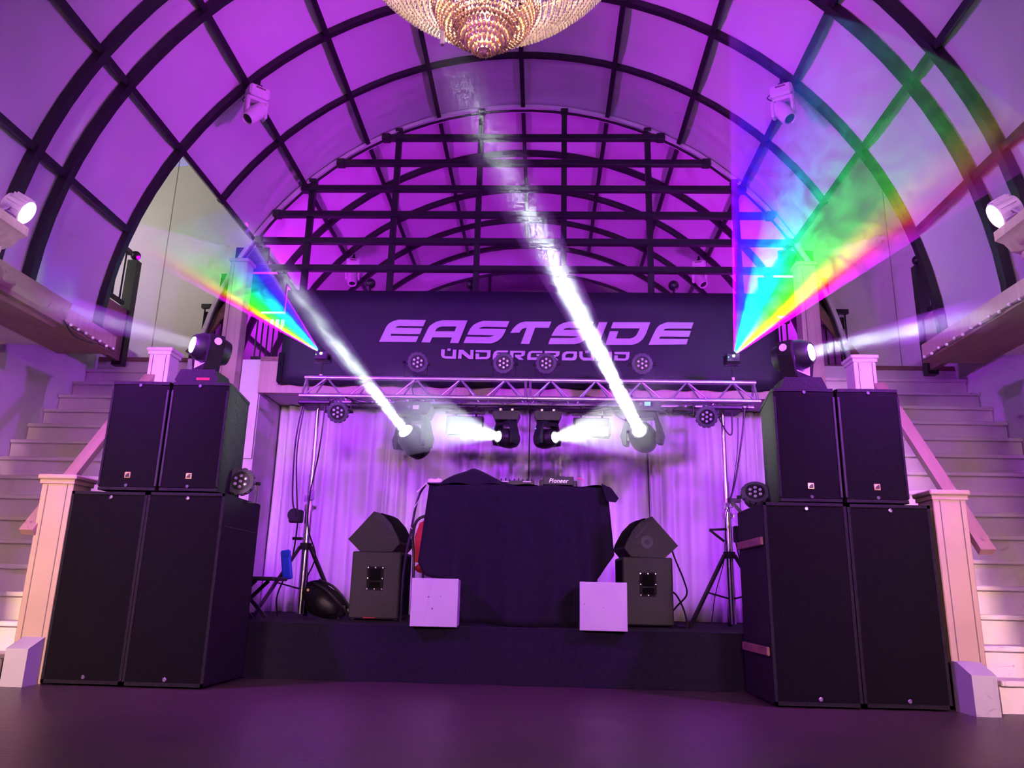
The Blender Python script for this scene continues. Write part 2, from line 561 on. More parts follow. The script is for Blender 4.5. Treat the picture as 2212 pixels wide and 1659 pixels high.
def newel(loc, w, h, label, m):
    t = thing('newel_post', label, 'post', loc, 0, 'stair newel posts')
    MB().b2(-w / 2, w / 2, -w / 2, w / 2, 0, h - 0.03, 0.006).build('shaft', m, t)
    MB().box((0, 0, h - 0.018), (w + 0.05, w + 0.05, 0.036), None, 0.008).box((0, 0, h - 0.05), (w + 0.02, w + 0.02, 0.03)).build('cap', m, t)
    for x in (-0.30, 0.32):
        MB().b2(x * w - 0.003, x * w + 0.003, -w / 2 - 0.002, -w / 2 + 0.004, 0.02, h - 0.07).build('groove', M_GROOVE, t)
    return t


newel((-3.145, 5.52, 0), 0.23, 1.40, 'tall cream newel post at the foot of the left stairs', M_NEWEL)
newel((3.05, 5.52, 0), 0.22, 1.40, 'tall cream newel post at the foot of the right stairs', M_NEWEL)
newel((-3.185, 6.72, 0.0), 0.19, 2.74, 'square newel post halfway up the left stairs', M_STAIR)
newel((3.09, 6.72, 0.0), 0.19, 2.74, 'square newel post halfway up the right stairs', M_STAIR)

for s, x in ((-1, -3.12), (1, 2.99)):
    y0 = 5.24 if s < 0 else 5.14
    b = MB().prism([(y0, 0), (y0 + 0.24, 0), (y0 + 0.24, 0.30), (y0 + 0.16, 0.30), (y0, 0.235)], lambda u, v, t: (t, u, v), x - 0.075, x + 0.075)
    o = b.build('plinth_block', M_WHITEBOX)
    tag(o, 'small white block with a sloped top at the foot of the %s newel post' % side_word[s], 'block', 'plinth blocks')

for s in (-1, 1):
    x = s * (3.29 if s < 0 else 3.24)
    t = thing('handrail', 'brown wooden handrail board on the open side of the %s stairs' % side_word[s], 'handrail', (x, 5.38, 1.03), 0, 'stair handrails')
    MB().bar((0, 0, -0.04), (s * -0.04, 1.26, 1.44), 0.05, 0.10, up=(1, 0, 0)).build('rail', M_RAIL, t)
    for k in (0.25, 0.8):
        MB().cyl((0, 1.36 * k, 1.44 * k - 0.05), (-s * 0.09, 1.36 * k, 1.44 * k - 0.05), 0.012).build('bracket', M_STEEL, t)
# handrail on the outer wall of the right stairs
t = thing('handrail', 'dark brown handrail fixed to the right wall below the cornice', 'handrail', (4.62, 5.55, 1.55), 0, 'stair handrails')
MB().bar((0, 0, 0), (0, 1.15, 1.15), 0.05, 0.11, up=(1, 0, 0)).build('rail', M_WOODX, t)
for k in (0.2, 0.85):
    MB().cyl((0, 1.15 * k, 1.15 * k), (0.13, 1.15 * k, 1.15 * k), 0.012).build('bracket', M_STEEL, t)

# tall balcony corner posts and the sloping boards behind them
for s in (-1, 1):
    t = thing('corner_post', 'tall pale wooden post at the %s corner of the balcony' % side_word[s], 'post', (s * 3.17, 8.14, 2.69), 0, 'balcony corner posts')
    MB().b2(-0.10, 0.10, -0.09, 0.09, 0, 1.53, 0.005).build('shaft', M_WOOD, t)
    MB().box((0, 0, 1.55), (0.24, 0.22, 0.04), None, 0.008).build('cap', M_WOOD, t)
    MB().b2(-0.055, -0.049, -0.093, -0.088, 0.02, 1.5).build('groove', M_GROOVE, t)
    t = thing('sloping_rail', 'sloping brown rail board behind the %s balcony post' % side_word[s], 'handrail', (s * 3.80, 8.46, 3.24), 0, 'sloping balcony rails')
    MB().bar((0, 0, 0), (-s * 0.50, 0, 0.76), 0.10, 0.05, up=(0, 1, 0)).build('board', M_WOODX, t)
    MB().cyl((0, 0.03, 0.05), (0, 0.03, -0.14), 0.02).build('foot', M_STEEL, t)


def railing(label, a, b, z0, z1, n, ball=None, group='black balustrades'):
    a, b = Vector(a), Vector(b)
    t = thing('balustrade', label, 'railing', (a.x, a.y, z0), 0, group)
    d = b - a
    z = z1 - z0
    MB().bar((0, 0, z - 0.03), d + Vector((0, 0, z - 0.03)), 0.05, 0.05).build('top_rail', M_STEEL, t)
    MB().bar((0, 0, 0.06), d + Vector((0, 0, 0.06)), 0.04, 0.04).build('bottom_rail', M_STEEL, t)
    me = MB().cyl((0, 0, 0.06), (0, 0, z - 0.05), 0.010, n=8).data('baluster', M_STEEL)
    for k in range(n):
        link('baluster', me, t, d * ((k + 0.5) / n))
    return t


for s in (-1, 1):
    w = side_word[s]
    railing('black baluster railing on the landing just outside the %s balcony post' % w, (s * 3.80, 8.62, 0), (s * 3.26, 8.62, 0), 3.12, 3.92, 7)
    railing('black baluster railing between the %s balcony post and the banner' % w, (s * 3.05, 8.40, 0), (s * 2.66, 8.40, 0), 3.12, 3.72, 6)
    t = railing('black side gallery railing seen through the %s recess' % w, (s * 4.31, 6.5, 0), (s * 4.31, 7.82, 0), 3.56, 4.24, 9)
    t = thing('gallery_post', 'black railing post with a ball finial in the %s recess' % w, 'post', (s * 4.31, 7.93, 2.94), 0, 'ball-topped posts')
    MB().b2(-0.055, 0.055, -0.05, 0.05, 0, 1.22).build('shaft', M_STEEL, t)
    MB().ball((0, 0, 1.29), 0.055).build('ball_finial', M_STEEL, t)

for x, w in ((-1.765, 'leftmost'), (-0.576, 'middle'), (1.786, 'rightmost')):
    t = thing('ball_post', 'black ball finial above the banner, %s of the three' % w, 'post', (x, 8.5, 3.13), 0, 'ball finials above the banner')
    MB().cyl((0, 0, 0), (0, 0, 0.97), 0.014, n=10).build('stem', M_STEEL, t)
    MB().ball((0, 0, 1.02), 0.062).build('ball', M_STEEL, t)

# black grid of beams filling the arch
g = thing('beam_grid', 'black steel grid of horizontal beams and uprights filling the arch', 'screen', (0, 8.35, 3.13))
for z, h in ((5.99, 1.71), (5.645, 2.24), (5.30, 2.64), (4.96, 2.95), (4.615, 3.13), (4.27, 3.33)):
    z -= 3.13
    MB().b2(-h, h, -0.05, 0.03, z - 0.036, z + 0.036, 0.008).build('beam', M_STEEL, g)
    for s in (-1, 1):
        MB().b2(s * h, s * (h - 0.10), -0.062, 0.042, z - 0.046, z + 0.046, 0.012).build('beam_end', M_STEEL, g)
for x, zt in ((0.505, 6.38), (1.505, 6.11), (2.51, 5.42)):
    for s in (-1, 1):
        MB().b2(s * x - 0.033, s * x + 0.033, -0.03, 0.045, 0, zt - 3.13).build('upright', M_STEEL, g)
        MB().box((s * x, 0.0, zt - 3.15), (0.09, 0.10, 0.05), None, 0.01).build('end_plate', M_STEEL, g)
for s in (-1, 1):
    for x0, x1, z0, z1 in ((3.00, 3.40, 4.30, 4.58), (2.75, 3.54, 3.78, 4.24), (3.45, 3.68, 3.62, 3.76)):
        MB().b2(s * x0, s * x1, 0.10, 0.13, z0 - 3.13, z1 - 3.13).build('board', M_STEEL, g)

# string lights along the cornices
for s in (-1, 1):
    t = thing('string_light', 'string of small bulbs along the edge of the %s cornice' % side_word[s], 'string lights', (s * 3.49, 5.7 if s < 0 else 4.6, 2.635), 0, 'cornice string lights')
    y1 = 0.74 if s < 0 else 1.84
    MB().tube([(0, y1 * k / 12, 0.008 * math.sin(k * 2.1)) for k in range(13)], 0.004, 5).build('wire', M_GREYPLASTIC, t)
    me = MB().ball((0, 0, 0), 0.013, 10, 6).data('bulb', M_STRING)
    nb = 7 if s < 0 else 15
    for k in range(nb):
        link('bulb', me, t, (-s * 0.012, y1 * (k + 0.4) / nb, 0.008 + 0.006 * math.sin(k * 3.3)))
o = MB().tube(bez([(-3.66, 6.40, 2.76), (-3.47, 6.1, 2.60), (-3.47, 5.8, 2.57), (-3.49, 5.66, 2.65)]), 0.006).build('cable', M_STEEL)
tag(o, 'thin black cable looping under the left cornice by the bulbs', 'cable')
BIG_LETTERS = [
 [[(-1.518,3.292),(-1.451,3.466),(-1.435,3.491),(-1.415,3.512),(-1.373,3.535),(-1.314,3.551),(-1.014,3.549),(-1.041,3.476),(-1.305,3.478),(-1.331,3.472),(-1.35,3.457),(-1.051,3.454),(-1.073,3.384),(-1.388,3.386),(-1.399,3.363),(-1.087,3.36),(-1.111,3.293)]],
 [[(-1.051,3.291),(-0.994,3.434),(-0.975,3.472),(-0.95,3.498),(-0.9,3.53),(-0.832,3.549),(-0.554,3.55),(-0.644,3.286),(-0.737,3.287),(-0.717,3.35),(-0.934,3.35),(-0.957,3.289)],[(-0.91,3.419),(-0.888,3.454),(-0.863,3.47),(-0.829,3.477),(-0.673,3.478),(-0.692,3.42)]],
 [[(-0.588,3.289),(-0.561,3.36),(-0.313,3.359),(-0.279,3.366),(-0.254,3.379),(-0.552,3.384),(-0.521,3.453),(-0.503,3.478),(-0.48,3.503),(-0.429,3.53),(-0.374,3.547),(-0.093,3.544),(-0.119,3.475),(-0.372,3.477),(-0.402,3.47),(-0.424,3.455),(-0.127,3.452),(-0.149,3.394),(-0.177,3.349),(-0.219,3.313),(-0.256,3.295),(-0.294,3.285)]],
 [[(-0.079,3.411),(-0.048,3.462),(-0.011,3.503),(0.031,3.53),(0.082,3.542),(0.368,3.544),(0.343,3.472),(0.192,3.472),(0.129,3.284),(0.037,3.285),(0.1,3.47),(0.062,3.463),(0.037,3.442),(0.02,3.413)]],
 [[(0.335,3.283),(0.361,3.355),(0.601,3.357),(0.643,3.365),(0.667,3.378),(0.369,3.381),(0.407,3.453),(0.425,3.478),(0.449,3.503),(0.499,3.53),(0.559,3.546),(0.829,3.545),(0.802,3.475),(0.55,3.474),(0.521,3.468),(0.497,3.451),(0.791,3.45),(0.77,3.394),(0.744,3.35),(0.702,3.314),(0.664,3.297),(0.622,3.288)]],
 [[(0.89,3.543),(0.981,3.544),(0.882,3.285),(0.792,3.284)]],
 [[(1.042,3.544),(1.448,3.548),(1.399,3.419),(1.364,3.356),(1.322,3.316),(1.284,3.298),(1.246,3.287),(0.956,3.284),(1.005,3.439),(1.099,3.44),(1.071,3.356),(1.222,3.357),(1.264,3.371),(1.294,3.398),(1.332,3.476),(1.018,3.474)]],
 [[(1.421,3.289),(1.47,3.397),(1.509,3.473),(1.528,3.498),(1.552,3.518),(1.595,3.538),(1.629,3.55),(1.916,3.55),(1.89,3.479),(1.626,3.476),(1.601,3.47),(1.584,3.454),(1.883,3.452),(1.859,3.384),(1.549,3.384),(1.537,3.358),(1.849,3.359),(1.829,3.297)]]]
SMALL_LETTERS = [
 [[(-0.83,3.211),(-0.79,3.212),(-0.791,3.143),(-0.781,3.134),(-0.703,3.133),(-0.7,3.21),(-0.662,3.209),(-0.664,3.106),(-0.778,3.107),(-0.813,3.12),(-0.829,3.147)],[(-0.762,3.223),(-0.726,3.222),(-0.727,3.196),(-0.763,3.197)]],
 [[(-0.636,3.209),(-0.588,3.209),(-0.509,3.141),(-0.509,3.209),(-0.475,3.209),(-0.476,3.105),(-0.526,3.106),(-0.603,3.167),(-0.605,3.108),(-0.643,3.108)]],
 [[(-0.452,3.208),(-0.288,3.208),(-0.291,3.135),(-0.306,3.116),(-0.331,3.104),(-0.451,3.104),(-0.451,3.169),(-0.413,3.168),(-0.414,3.129),(-0.34,3.13),(-0.328,3.137),(-0.325,3.183),(-0.452,3.184)]],
 [[(-0.264,3.107),(-0.262,3.158),(-0.249,3.189),(-0.22,3.206),(-0.099,3.207),(-0.1,3.186),(-0.207,3.185),(-0.222,3.177),(-0.223,3.169),(-0.101,3.168),(-0.1,3.146),(-0.224,3.146),(-0.225,3.132),(-0.1,3.131),(-0.1,3.107)]],
 [[(-0.076,3.204),(0.088,3.204),(0.085,3.161),(0.068,3.144),(0.034,3.141),(0.071,3.104),(0.022,3.104),(-0.02,3.138),(-0.022,3.16),(0.045,3.159),(0.05,3.183),(-0.038,3.182),(-0.041,3.106),(-0.076,3.107)]],
 [[(0.111,3.104),(0.112,3.162),(0.128,3.193),(0.159,3.206),(0.274,3.206),(0.274,3.183),(0.164,3.183),(0.151,3.175),(0.148,3.131),(0.233,3.131),(0.234,3.147),(0.211,3.148),(0.211,3.169),(0.269,3.168),(0.267,3.105)]],
 [[(0.298,3.206),(0.462,3.205),(0.459,3.166),(0.443,3.146),(0.409,3.143),(0.447,3.104),(0.4,3.104),(0.355,3.138),(0.352,3.162),(0.418,3.161),(0.424,3.183),(0.336,3.184),(0.333,3.107),(0.297,3.107)]],
 [[(0.485,3.102),(0.487,3.162),(0.501,3.188),(0.535,3.203),(0.65,3.203),(0.648,3.137),(0.635,3.111),(0.606,3.102)],[(0.522,3.134),(0.525,3.158),(0.539,3.175),(0.56,3.18),(0.613,3.179),(0.61,3.147),(0.598,3.132)]],
 [[(0.675,3.205),(0.71,3.205),(0.709,3.155),(0.719,3.136),(0.798,3.134),(0.802,3.205),(0.838,3.203),(0.834,3.104),(0.719,3.103),(0.689,3.12),(0.673,3.146)],[(0.738,3.215),(0.773,3.216),(0.773,3.189),(0.738,3.189)]],
 [[(0.861,3.204),(0.907,3.204),(0.99,3.132),(0.99,3.204),(1.026,3.203),(1.023,3.105),(0.977,3.104),(0.894,3.175),(0.892,3.105),(0.859,3.105)]],
 [[(1.053,3.203),(1.217,3.205),(1.21,3.139),(1.197,3.117),(1.168,3.106),(1.049,3.107),(1.052,3.164),(1.09,3.164),(1.088,3.132),(1.16,3.13),(1.173,3.139),(1.179,3.178),(1.053,3.179)]]]


# ------------------------------------------------------------------ banner with its lettering
ban = thing('banner', 'long black banner reading EASTSIDE UNDERGROUND hung on the balcony front', 'banner', (0, 8.10, 2.80))
NX, NZ = 48, 6
vs_, fs = [], []
for i in range(NX + 1):
    for j in range(NZ + 1):
        x = -2.60 + 5.43 * i / NX
        z = 1.10 * j / NZ + (0.012 * math.sin(i * 1.9) if j == 0 else 0)
        vs_.append((x, 0.0 + 0.004 * math.sin(x * 3.1 + j), z))
for i in range(NX):
    for j in range(NZ):
        k = i * (NZ + 1) + j
        fs.append((k, k + NZ + 1, k + NZ + 2, k + 1))
o = MB().add(vs_, fs).build('sheet', M_BANNER, ban)
sm = o.modifiers.new('thickness', 'SOLIDIFY')
sm.thickness = 0.012
sm.offset = 1


def flat_shape(name, loops, depth, m, parent, fn):
    """filled 2D outline with holes, extruded; fn maps (u, v, w) to local space"""
    cu = bpy.data.curves.new(name, 'CURVE')
    cu.dimensions = '2D'
    cu.fill_mode = 'BOTH'
    cu.extrude = depth / 2
    for lp in loops:
        sp = cu.splines.new('POLY')
        sp.points.add(len(lp) - 1)
        for p, (u, v) in zip(sp.points, lp):
            p.co = (u, v, 0, 1)
        sp.use_cyclic_u = True
    tmp = bpy.data.objects.new('tmp', cu)
    me = bpy.data.meshes.new_from_object(tmp)
    bpy.data.objects.remove(tmp)
    for v in me.vertices:
        v.co = Vector(fn(v.co.x, v.co.y, v.co.z))
    me.materials.clear()
    me.materials.append(m)
    return link(name, me, parent)


for lset in (BIG_LETTERS, SMALL_LETTERS):
    for loops in lset:
        flat_shape('letter', loops, 0.006, M_LETTER, ban, lambda u, v, w: (u, -0.018 + w, v - 2.80))
# rail the banner is tied to
MB().cyl((-2.6, 0.05, 1.08), (2.83, 0.05, 1.08), 0.018, n=8).build('top_bar', M_STEEL, ban)
MB().b2(-2.62, -2.56, -0.02, 0.05, 0.02, 0.36, 0.01).build('end_strip', M_CLOTH, ban)

# ------------------------------------------------------------------ stage and curtains
stg = thing('stage', 'low black stage with a black cloth skirt along its front', 'stage', (0, 6.10, 0))
MB().b2(-2.80, 2.80, 0.03, 3.08, 0.34, 0.40).build('deck', M_CLOTH, stg)
NX = 90
vs_, fs = [], []
for i in range(NX + 1):
    x = -2.80 + 5.60 * i / NX
    for j in range(5):
        v = j / 4
        amp = 0.004 + 0.010 * (1 - v)
        vs_.append((x, 0.012 - amp * math.sin(x * 9 + 1.3 * math.sin(x * 2.3)), 0.403 * v + 0.002))
    vs_.append((x, 0.10, 0.405))
for i in range(NX):
    for j in range(5):
        k = i * 6 + j
        fs.append((k, k + 6, k + 7, k + 1))
MB().add(vs_, fs).build('skirt', M_CLOTH, stg, 60)
for x in (-2.6, 0, 2.6):
    for y in (0.3, 2.8):
        MB().cyl((x, y, 0), (x, y, 0.34), 0.03).build('leg', M_STEEL, stg)

edges = [-2.83, -1.55, 0.13, 1.50, 2.89]
cw = ['leftmost white curtain beside the left white wall', 'white curtain behind the left truss lamps and monitor',
      'white curtain behind the right half of the draped booth', 'rightmost white curtain beside the right speaker stack']
for c in range(4):
    x0, x1 = edges[c], edges[c + 1]
    N = int((x1 - x0) / 0.0125)
    vs_, fs = [], []
    ph = c * 1.7
    for i in range(N + 1):
        x = x0 + (x1 - x0) * i / N
        f = math.sin(x * 42 + 2.6 * math.sin(x * 5.1 + ph) + ph)
        fold = (0.5 + 0.5 * f) ** 1.6 - 0.5 + 0.35 * math.sin(x * 17 + ph)
        for j in range(7):
            v = j / 6
            vs_.append((x + 0.012 * math.sin(3 * v + x * 9), 8.93 + (0.052 + 0.018 * (1 - v)) * fold, 0.405 + (2.75 - 0.405) * v))
    for i in range(N):
        for j in range(6):
            k = i * 7 + j
            fs.append((k, k + 7, k + 8, k + 1))
    o = MB().add(vs_, fs).build('curtain', M_CURTAIN, None, 80)
    tag(o, cw[c], 'curtain', 'white backdrop curtains')
    so = o.modifiers.new('cloth', 'SOLIDIFY')
    so.thickness = 0.004

# ------------------------------------------------------------------ speaker stacks


def sub(x, y, label, runner=0):
    """x: left edge of the 0.55 m wide front"""
    t = thing('subwoofer', label, 'speaker', (x + 0.275, y, 0), 0, 'upright subwoofers')
    W_, D_, H_ = 0.55, 0.70, 1.285
    MB().b2(-W_ / 2 + 0.002, W_ / 2 - 0.002, 0.0, D_, 0.012, H_, 0.008).build('cabinet', M_BLACKBOX, t)
    fr = MB()
    e = 0.022
    fr.b2(-W_ / 2 + 0.003, W_ / 2 - 0.003, -0.012, 0.004, 0.014, 0.014 + e).b2(-W_ / 2 + 0.003, W_ / 2 - 0.003, -0.012, 0.004, H_ - e, H_ - 0.002)
    fr.b2(-W_ / 2 + 0.003, -W_ / 2 + e, -0.012, 0.004, 0.014, H_ - 0.002).b2(W_ / 2 - e, W_ / 2 - 0.003, -0.012, 0.004, 0.014, H_ - 0.002)
    fr.build('front_frame', M_BLACKBOX, t)
    MB().b2(-W_ / 2 + e, W_ / 2 - e, -0.007, 0.0, 0.014 + e, H_ - e).build('grille', M_GRILLE, t)
    for z in (0.055, H_ - 0.042):
        bo = MB().lathe([(0.014, 0), (0.014, 0.007), (0.010, 0.010), (0.0085, 0.004)], (0.012, -0.007, z), (0, -1, 0), 14).build('bolt', M_CHROME, t)
    for sx in (-1, 1):
        for yy in (0.08, 0.62):
            MB().cyl((sx * 0.2, yy, 0), (sx * 0.2, yy, 0.014), 0.02, n=10).build('foot', M_PLASTIC, t)
    if runner:
        for z in (0.33, 1.03):
            MB().b2(runner * W_ / 2, runner * (W_ / 2 + 0.022), 0.02, 0.66, z - 0.028, z + 0.028, 0.006).build('runner', M_RUB, t)
    else:
        MB().b2(0.2755, 0.2765, 0.02, 0.66, 1.06, 1.064).build('seam', M_STEEL, t)
    return t


sub(-3.020, 5.395, 'tall black subwoofer at the far left, beside the left stairs')
sub(-2.462, 5.375, 'tall black subwoofer in the left stack on the stage side')
sub(1.765, 5.31, 'tall black subwoofer in the right stack with brown runners on its side', -1)
sub(2.325, 5.335, 'tall black subwoofer at the far right, beside the right stairs')


def top_box(x, y, s, label):
    """arc cabinet, trapezoid in plan; s: which side stays straight"""
    t = thing('top_speaker', label, 'speaker', (x + 0.2175, y, 1.297), 0, 'top loudspeakers')
    h = 0.79
    w = 0.43 / 2
    plan = [(-w, 0.03), (-w + 0.012, 0.0), (w - 0.012, 0.0), (w, 0.03), (w - 0.085, 0.60), (-w + 0.085, 0.60)]
    MB().prism(plan, lambda u, v, t_: (u, v, t_), 0.014, h - 0.014).build('cabinet', M_BLACKBOX, t)
    for z0, z1 in ((0.0, 0.02), (h - 0.022, h)):
        MB().prism([(-w - 0.002, 0.02), (-w + 0.01, -0.012), (0, -0.022), (w - 0.01, -0.012), (w + 0.002, 0.02), (w - 0.08, 0.6), (-w + 0.08, 0.6)],
                   lambda u, v, t_: (u, v, t_), z0, z1).build('end_rail', M_BLACKBOX, t)
    arc = [(-w + 0.006 + (2 * w - 0.012) * k / 12, -0.004 - 0.014 * math.cos(math.pi * (k / 12 - 0.5))) for k in range(13)]
    MB().prism(arc + [(w - 0.012, 0.003), (-w + 0.012, 0.003)], lambda u, v, t_: (u, v, t_), 0.024, h - 0.026).build('grille', M_GRILLE, t)
    for sx in (-1, 1):
        MB().b2(sx * (w - 0.004), sx * (w - 0.020), -0.014, 0.0, 0.03, h - 0.06, 0.003).build('grille_edge', M_EDGE if sx == s else M_BLACKBOX, t)
    bz = 0.105
    bd = MB().b2(-0.021, 0.021, -0.023, -0.018, bz - 0.021, bz + 0.021, 0.003).build('badge', M_GOLD, t)
    q = [(-0.014, -0.014), (0.014, -0.014), (0.014, 0.014)] + [(0.014 - 0.028 * math.sin(R_(a)), -0.014 + 0.028 * math.cos(R_(a))) for a in range(10, 90, 16)]
    flat_shape('badge_mark', [[(u, v + bz) for u, v in q]], 0.002, M_STEEL, bd, lambda u, v, w_: (u, -0.0245 + w_, v))
    for z in (0.032, h - 0.03):
        MB().cyl((0.0, -0.016, z), (0.0, -0.026, z), 0.011, n=12).build('bolt', M_GREYPLASTIC, t)
    return t


top_box(-2.855, 5.40, 1, 'black top loudspeaker on the outer left subwoofer, nearest the left stairs')
top_box(-2.415, 5.40, -1, 'black top loudspeaker on the left stack, under the moving head')
top_box(1.890, 5.36, 1, 'black top loudspeaker on the right stack, under the moving head')
top_box(2.330, 5.36, -1, 'black top loudspeaker on the outer right subwoofer, nearest the right stairs')

# ------------------------------------------------------------------ lamps


def beam_haze(name, label, a, d, length, r0, half_deg, dens, noise=0.0, group=None):
    """a cone of theatrical haze that the fixture's own spot light fills"""
    d = Vector(d).normalized()
    prof = [(r0, 0.0)] + [(r0 + length * k / 5 * math.tan(R_(half_deg)), length * k / 5) for k in range(1, 6)]
    m = bpy.data.materials.new(name)
    m.use_nodes = True
    nt = m.node_tree
    nt.nodes.remove(nt.nodes['Principled BSDF'])
    vsn = nt.nodes.new('ShaderNodeVolumeScatter')
    vsn.inputs['Color'].default_value = (0.9, 0.9, 0.9, 1)
    vsn.inputs['Density'].default_value = dens
    vsn.inputs['Anisotropy'].default_value = 0.0
    nt.links.new(vsn.outputs[0], nt.nodes['Material Output'].inputs['Volume'])
    tc = nt.nodes.new('ShaderNodeTexCoord')
    ln = nt.nodes.new('ShaderNodeVectorMath')
    ln.operation = 'LENGTH'
    nt.links.new(tc.outputs['Object'], ln.inputs[0])
    fade = nt.nodes.new('ShaderNodeMapRange')       # density thinned along the cone so the beam fades out softly
    fade.inputs['From Min'].default_value = length * 0.45
    fade.inputs['From Max'].default_value = length * 0.98
    fade.inputs['To Min'].default_value = 1.0
    fade.inputs['To Max'].default_value = 0.0
    nt.links.new(ln.outputs['Value'], fade.inputs['Value'])
    den = nt.nodes.new('ShaderNodeMath')
    den.operation = 'MULTIPLY'
    den.inputs[1].default_value = dens
    nt.links.new(fade.outputs[0], den.inputs[0])
    nt.links.new(den.outputs[0], vsn.inputs['Density'])
    if noise:
        nz = nt.nodes.new('ShaderNodeTexNoise')
        nz.inputs['Scale'].default_value = noise
        nz.inputs['Detail'].default_value = 3
        nt.links.new(tc.outputs['Object'], nz.inputs['Vector'])
        mr = nt.nodes.new('ShaderNodeMapRange')
        mr.inputs['From Min'].default_value = 0.38
        mr.inputs['From Max'].default_value = 0.66
        mr.inputs['To Min'].default_value = dens * 0.45
        mr.inputs['To Max'].default_value = dens * 1.6
        nt.links.new(nz.outputs['Fac'], mr.inputs['Value'])
        nt.links.new(mr.outputs[0], den.inputs[1])
    o = MB().lathe(prof, (0, 0, 0), d, 24).build(name, m)
    o.location = a
    tag(o, label, 'haze', group, 'stuff')
    return o


def rot_to(d):
    return Vector(d).to_track_quat('Z', 'Y').to_matrix()


def par_can(loc, aim, label, mount, yoke_dir=(0, 0, -1)):
    """flat LED par: loc = centre of the face"""
    t = thing('par_can', label, 'stage light', loc, 0, 'flat LED par cans')
    d = Vector(aim).normalized()
    q = rot_to(d)
    MB().lathe([(0.05, -0.10), (0.085, -0.085), (0.092, -0.02), (0.098, 0.0), (0.098, 0.012), (0.072, 0.014), (0.070, 0.004), (0.0005, 0.004)], (0, 0, 0), d, 28).build('case', M_GREYPLASTIC, t)
    fn = MB()
    for k in range(14):
        a = 2 * math.pi * k / 14
        c = q @ Vector((0.098 * math.cos(a), 0.098 * math.sin(a), -0.01))
        fn.box(c, (0.016, 0.03, 0.032), q @ Matrix.Rotation(a, 3, 'Z'), 0.004)
    fn.build('rim', M_GREYPLASTIC, t)
    MB().lathe([(0.068, 0.002), (0.068, 0.0075), (0.0005, 0.0075)], (0, 0, 0), d, 24).build('face_plate', M_PLASTIC, t)
    for k in range(7):
        p = Vector((0, 0, 0.009)) if k == 6 else Vector((0.042 * math.cos(k * math.pi / 3 + 0.5), 0.042 * math.sin(k * math.pi / 3 + 0.5), 0.009))
        le = MB().lathe([(0.0125, 0), (0.0125, 0.004), (0.009, 0.008), (0.0005, 0.0095)], q @ p, d, 12).build('lens', M_LENS, t)
    # yoke: U shaped strap
    y = Vector(yoke_dir)
    x = y.cross(d)
    if x.length < 0.1:
        x = Vector((1, 0, 0))
    x.normalize()
    c = -d * 0.05
    mb = MB()
    mb.bar(c + x * 0.112 - y * 0.01, c + x * 0.112 + y * 0.145, 0.006, 0.022, up=d).bar(c - x * 0.112 - y * 0.01, c - x * 0.112 + y * 0.145, 0.006, 0.022, up=d)
    mb.bar(c + x * 0.115 + y * 0.145, c - x * 0.115 + y * 0.145, 0.006, 0.022, up=d)
    mb.build('yoke', M_PLASTIC, t)
    for sx in (-1, 1):
        MB().cyl(c + x * sx * 0.10, c + x * sx * 0.135, 0.014, n=10).build('knob', M_PLASTIC, t)
    if mount:
        MB().cyl(c + y * 0.145, c + y * (mount - 0.02), 0.010, n=8).build('bolt', M_CHROME, t)
        MB().box(c + y * (mount - 0.005), (0.03, 0.065, 0.05), None, 0.008).build('clamp', M_CHROME, t)
    return t


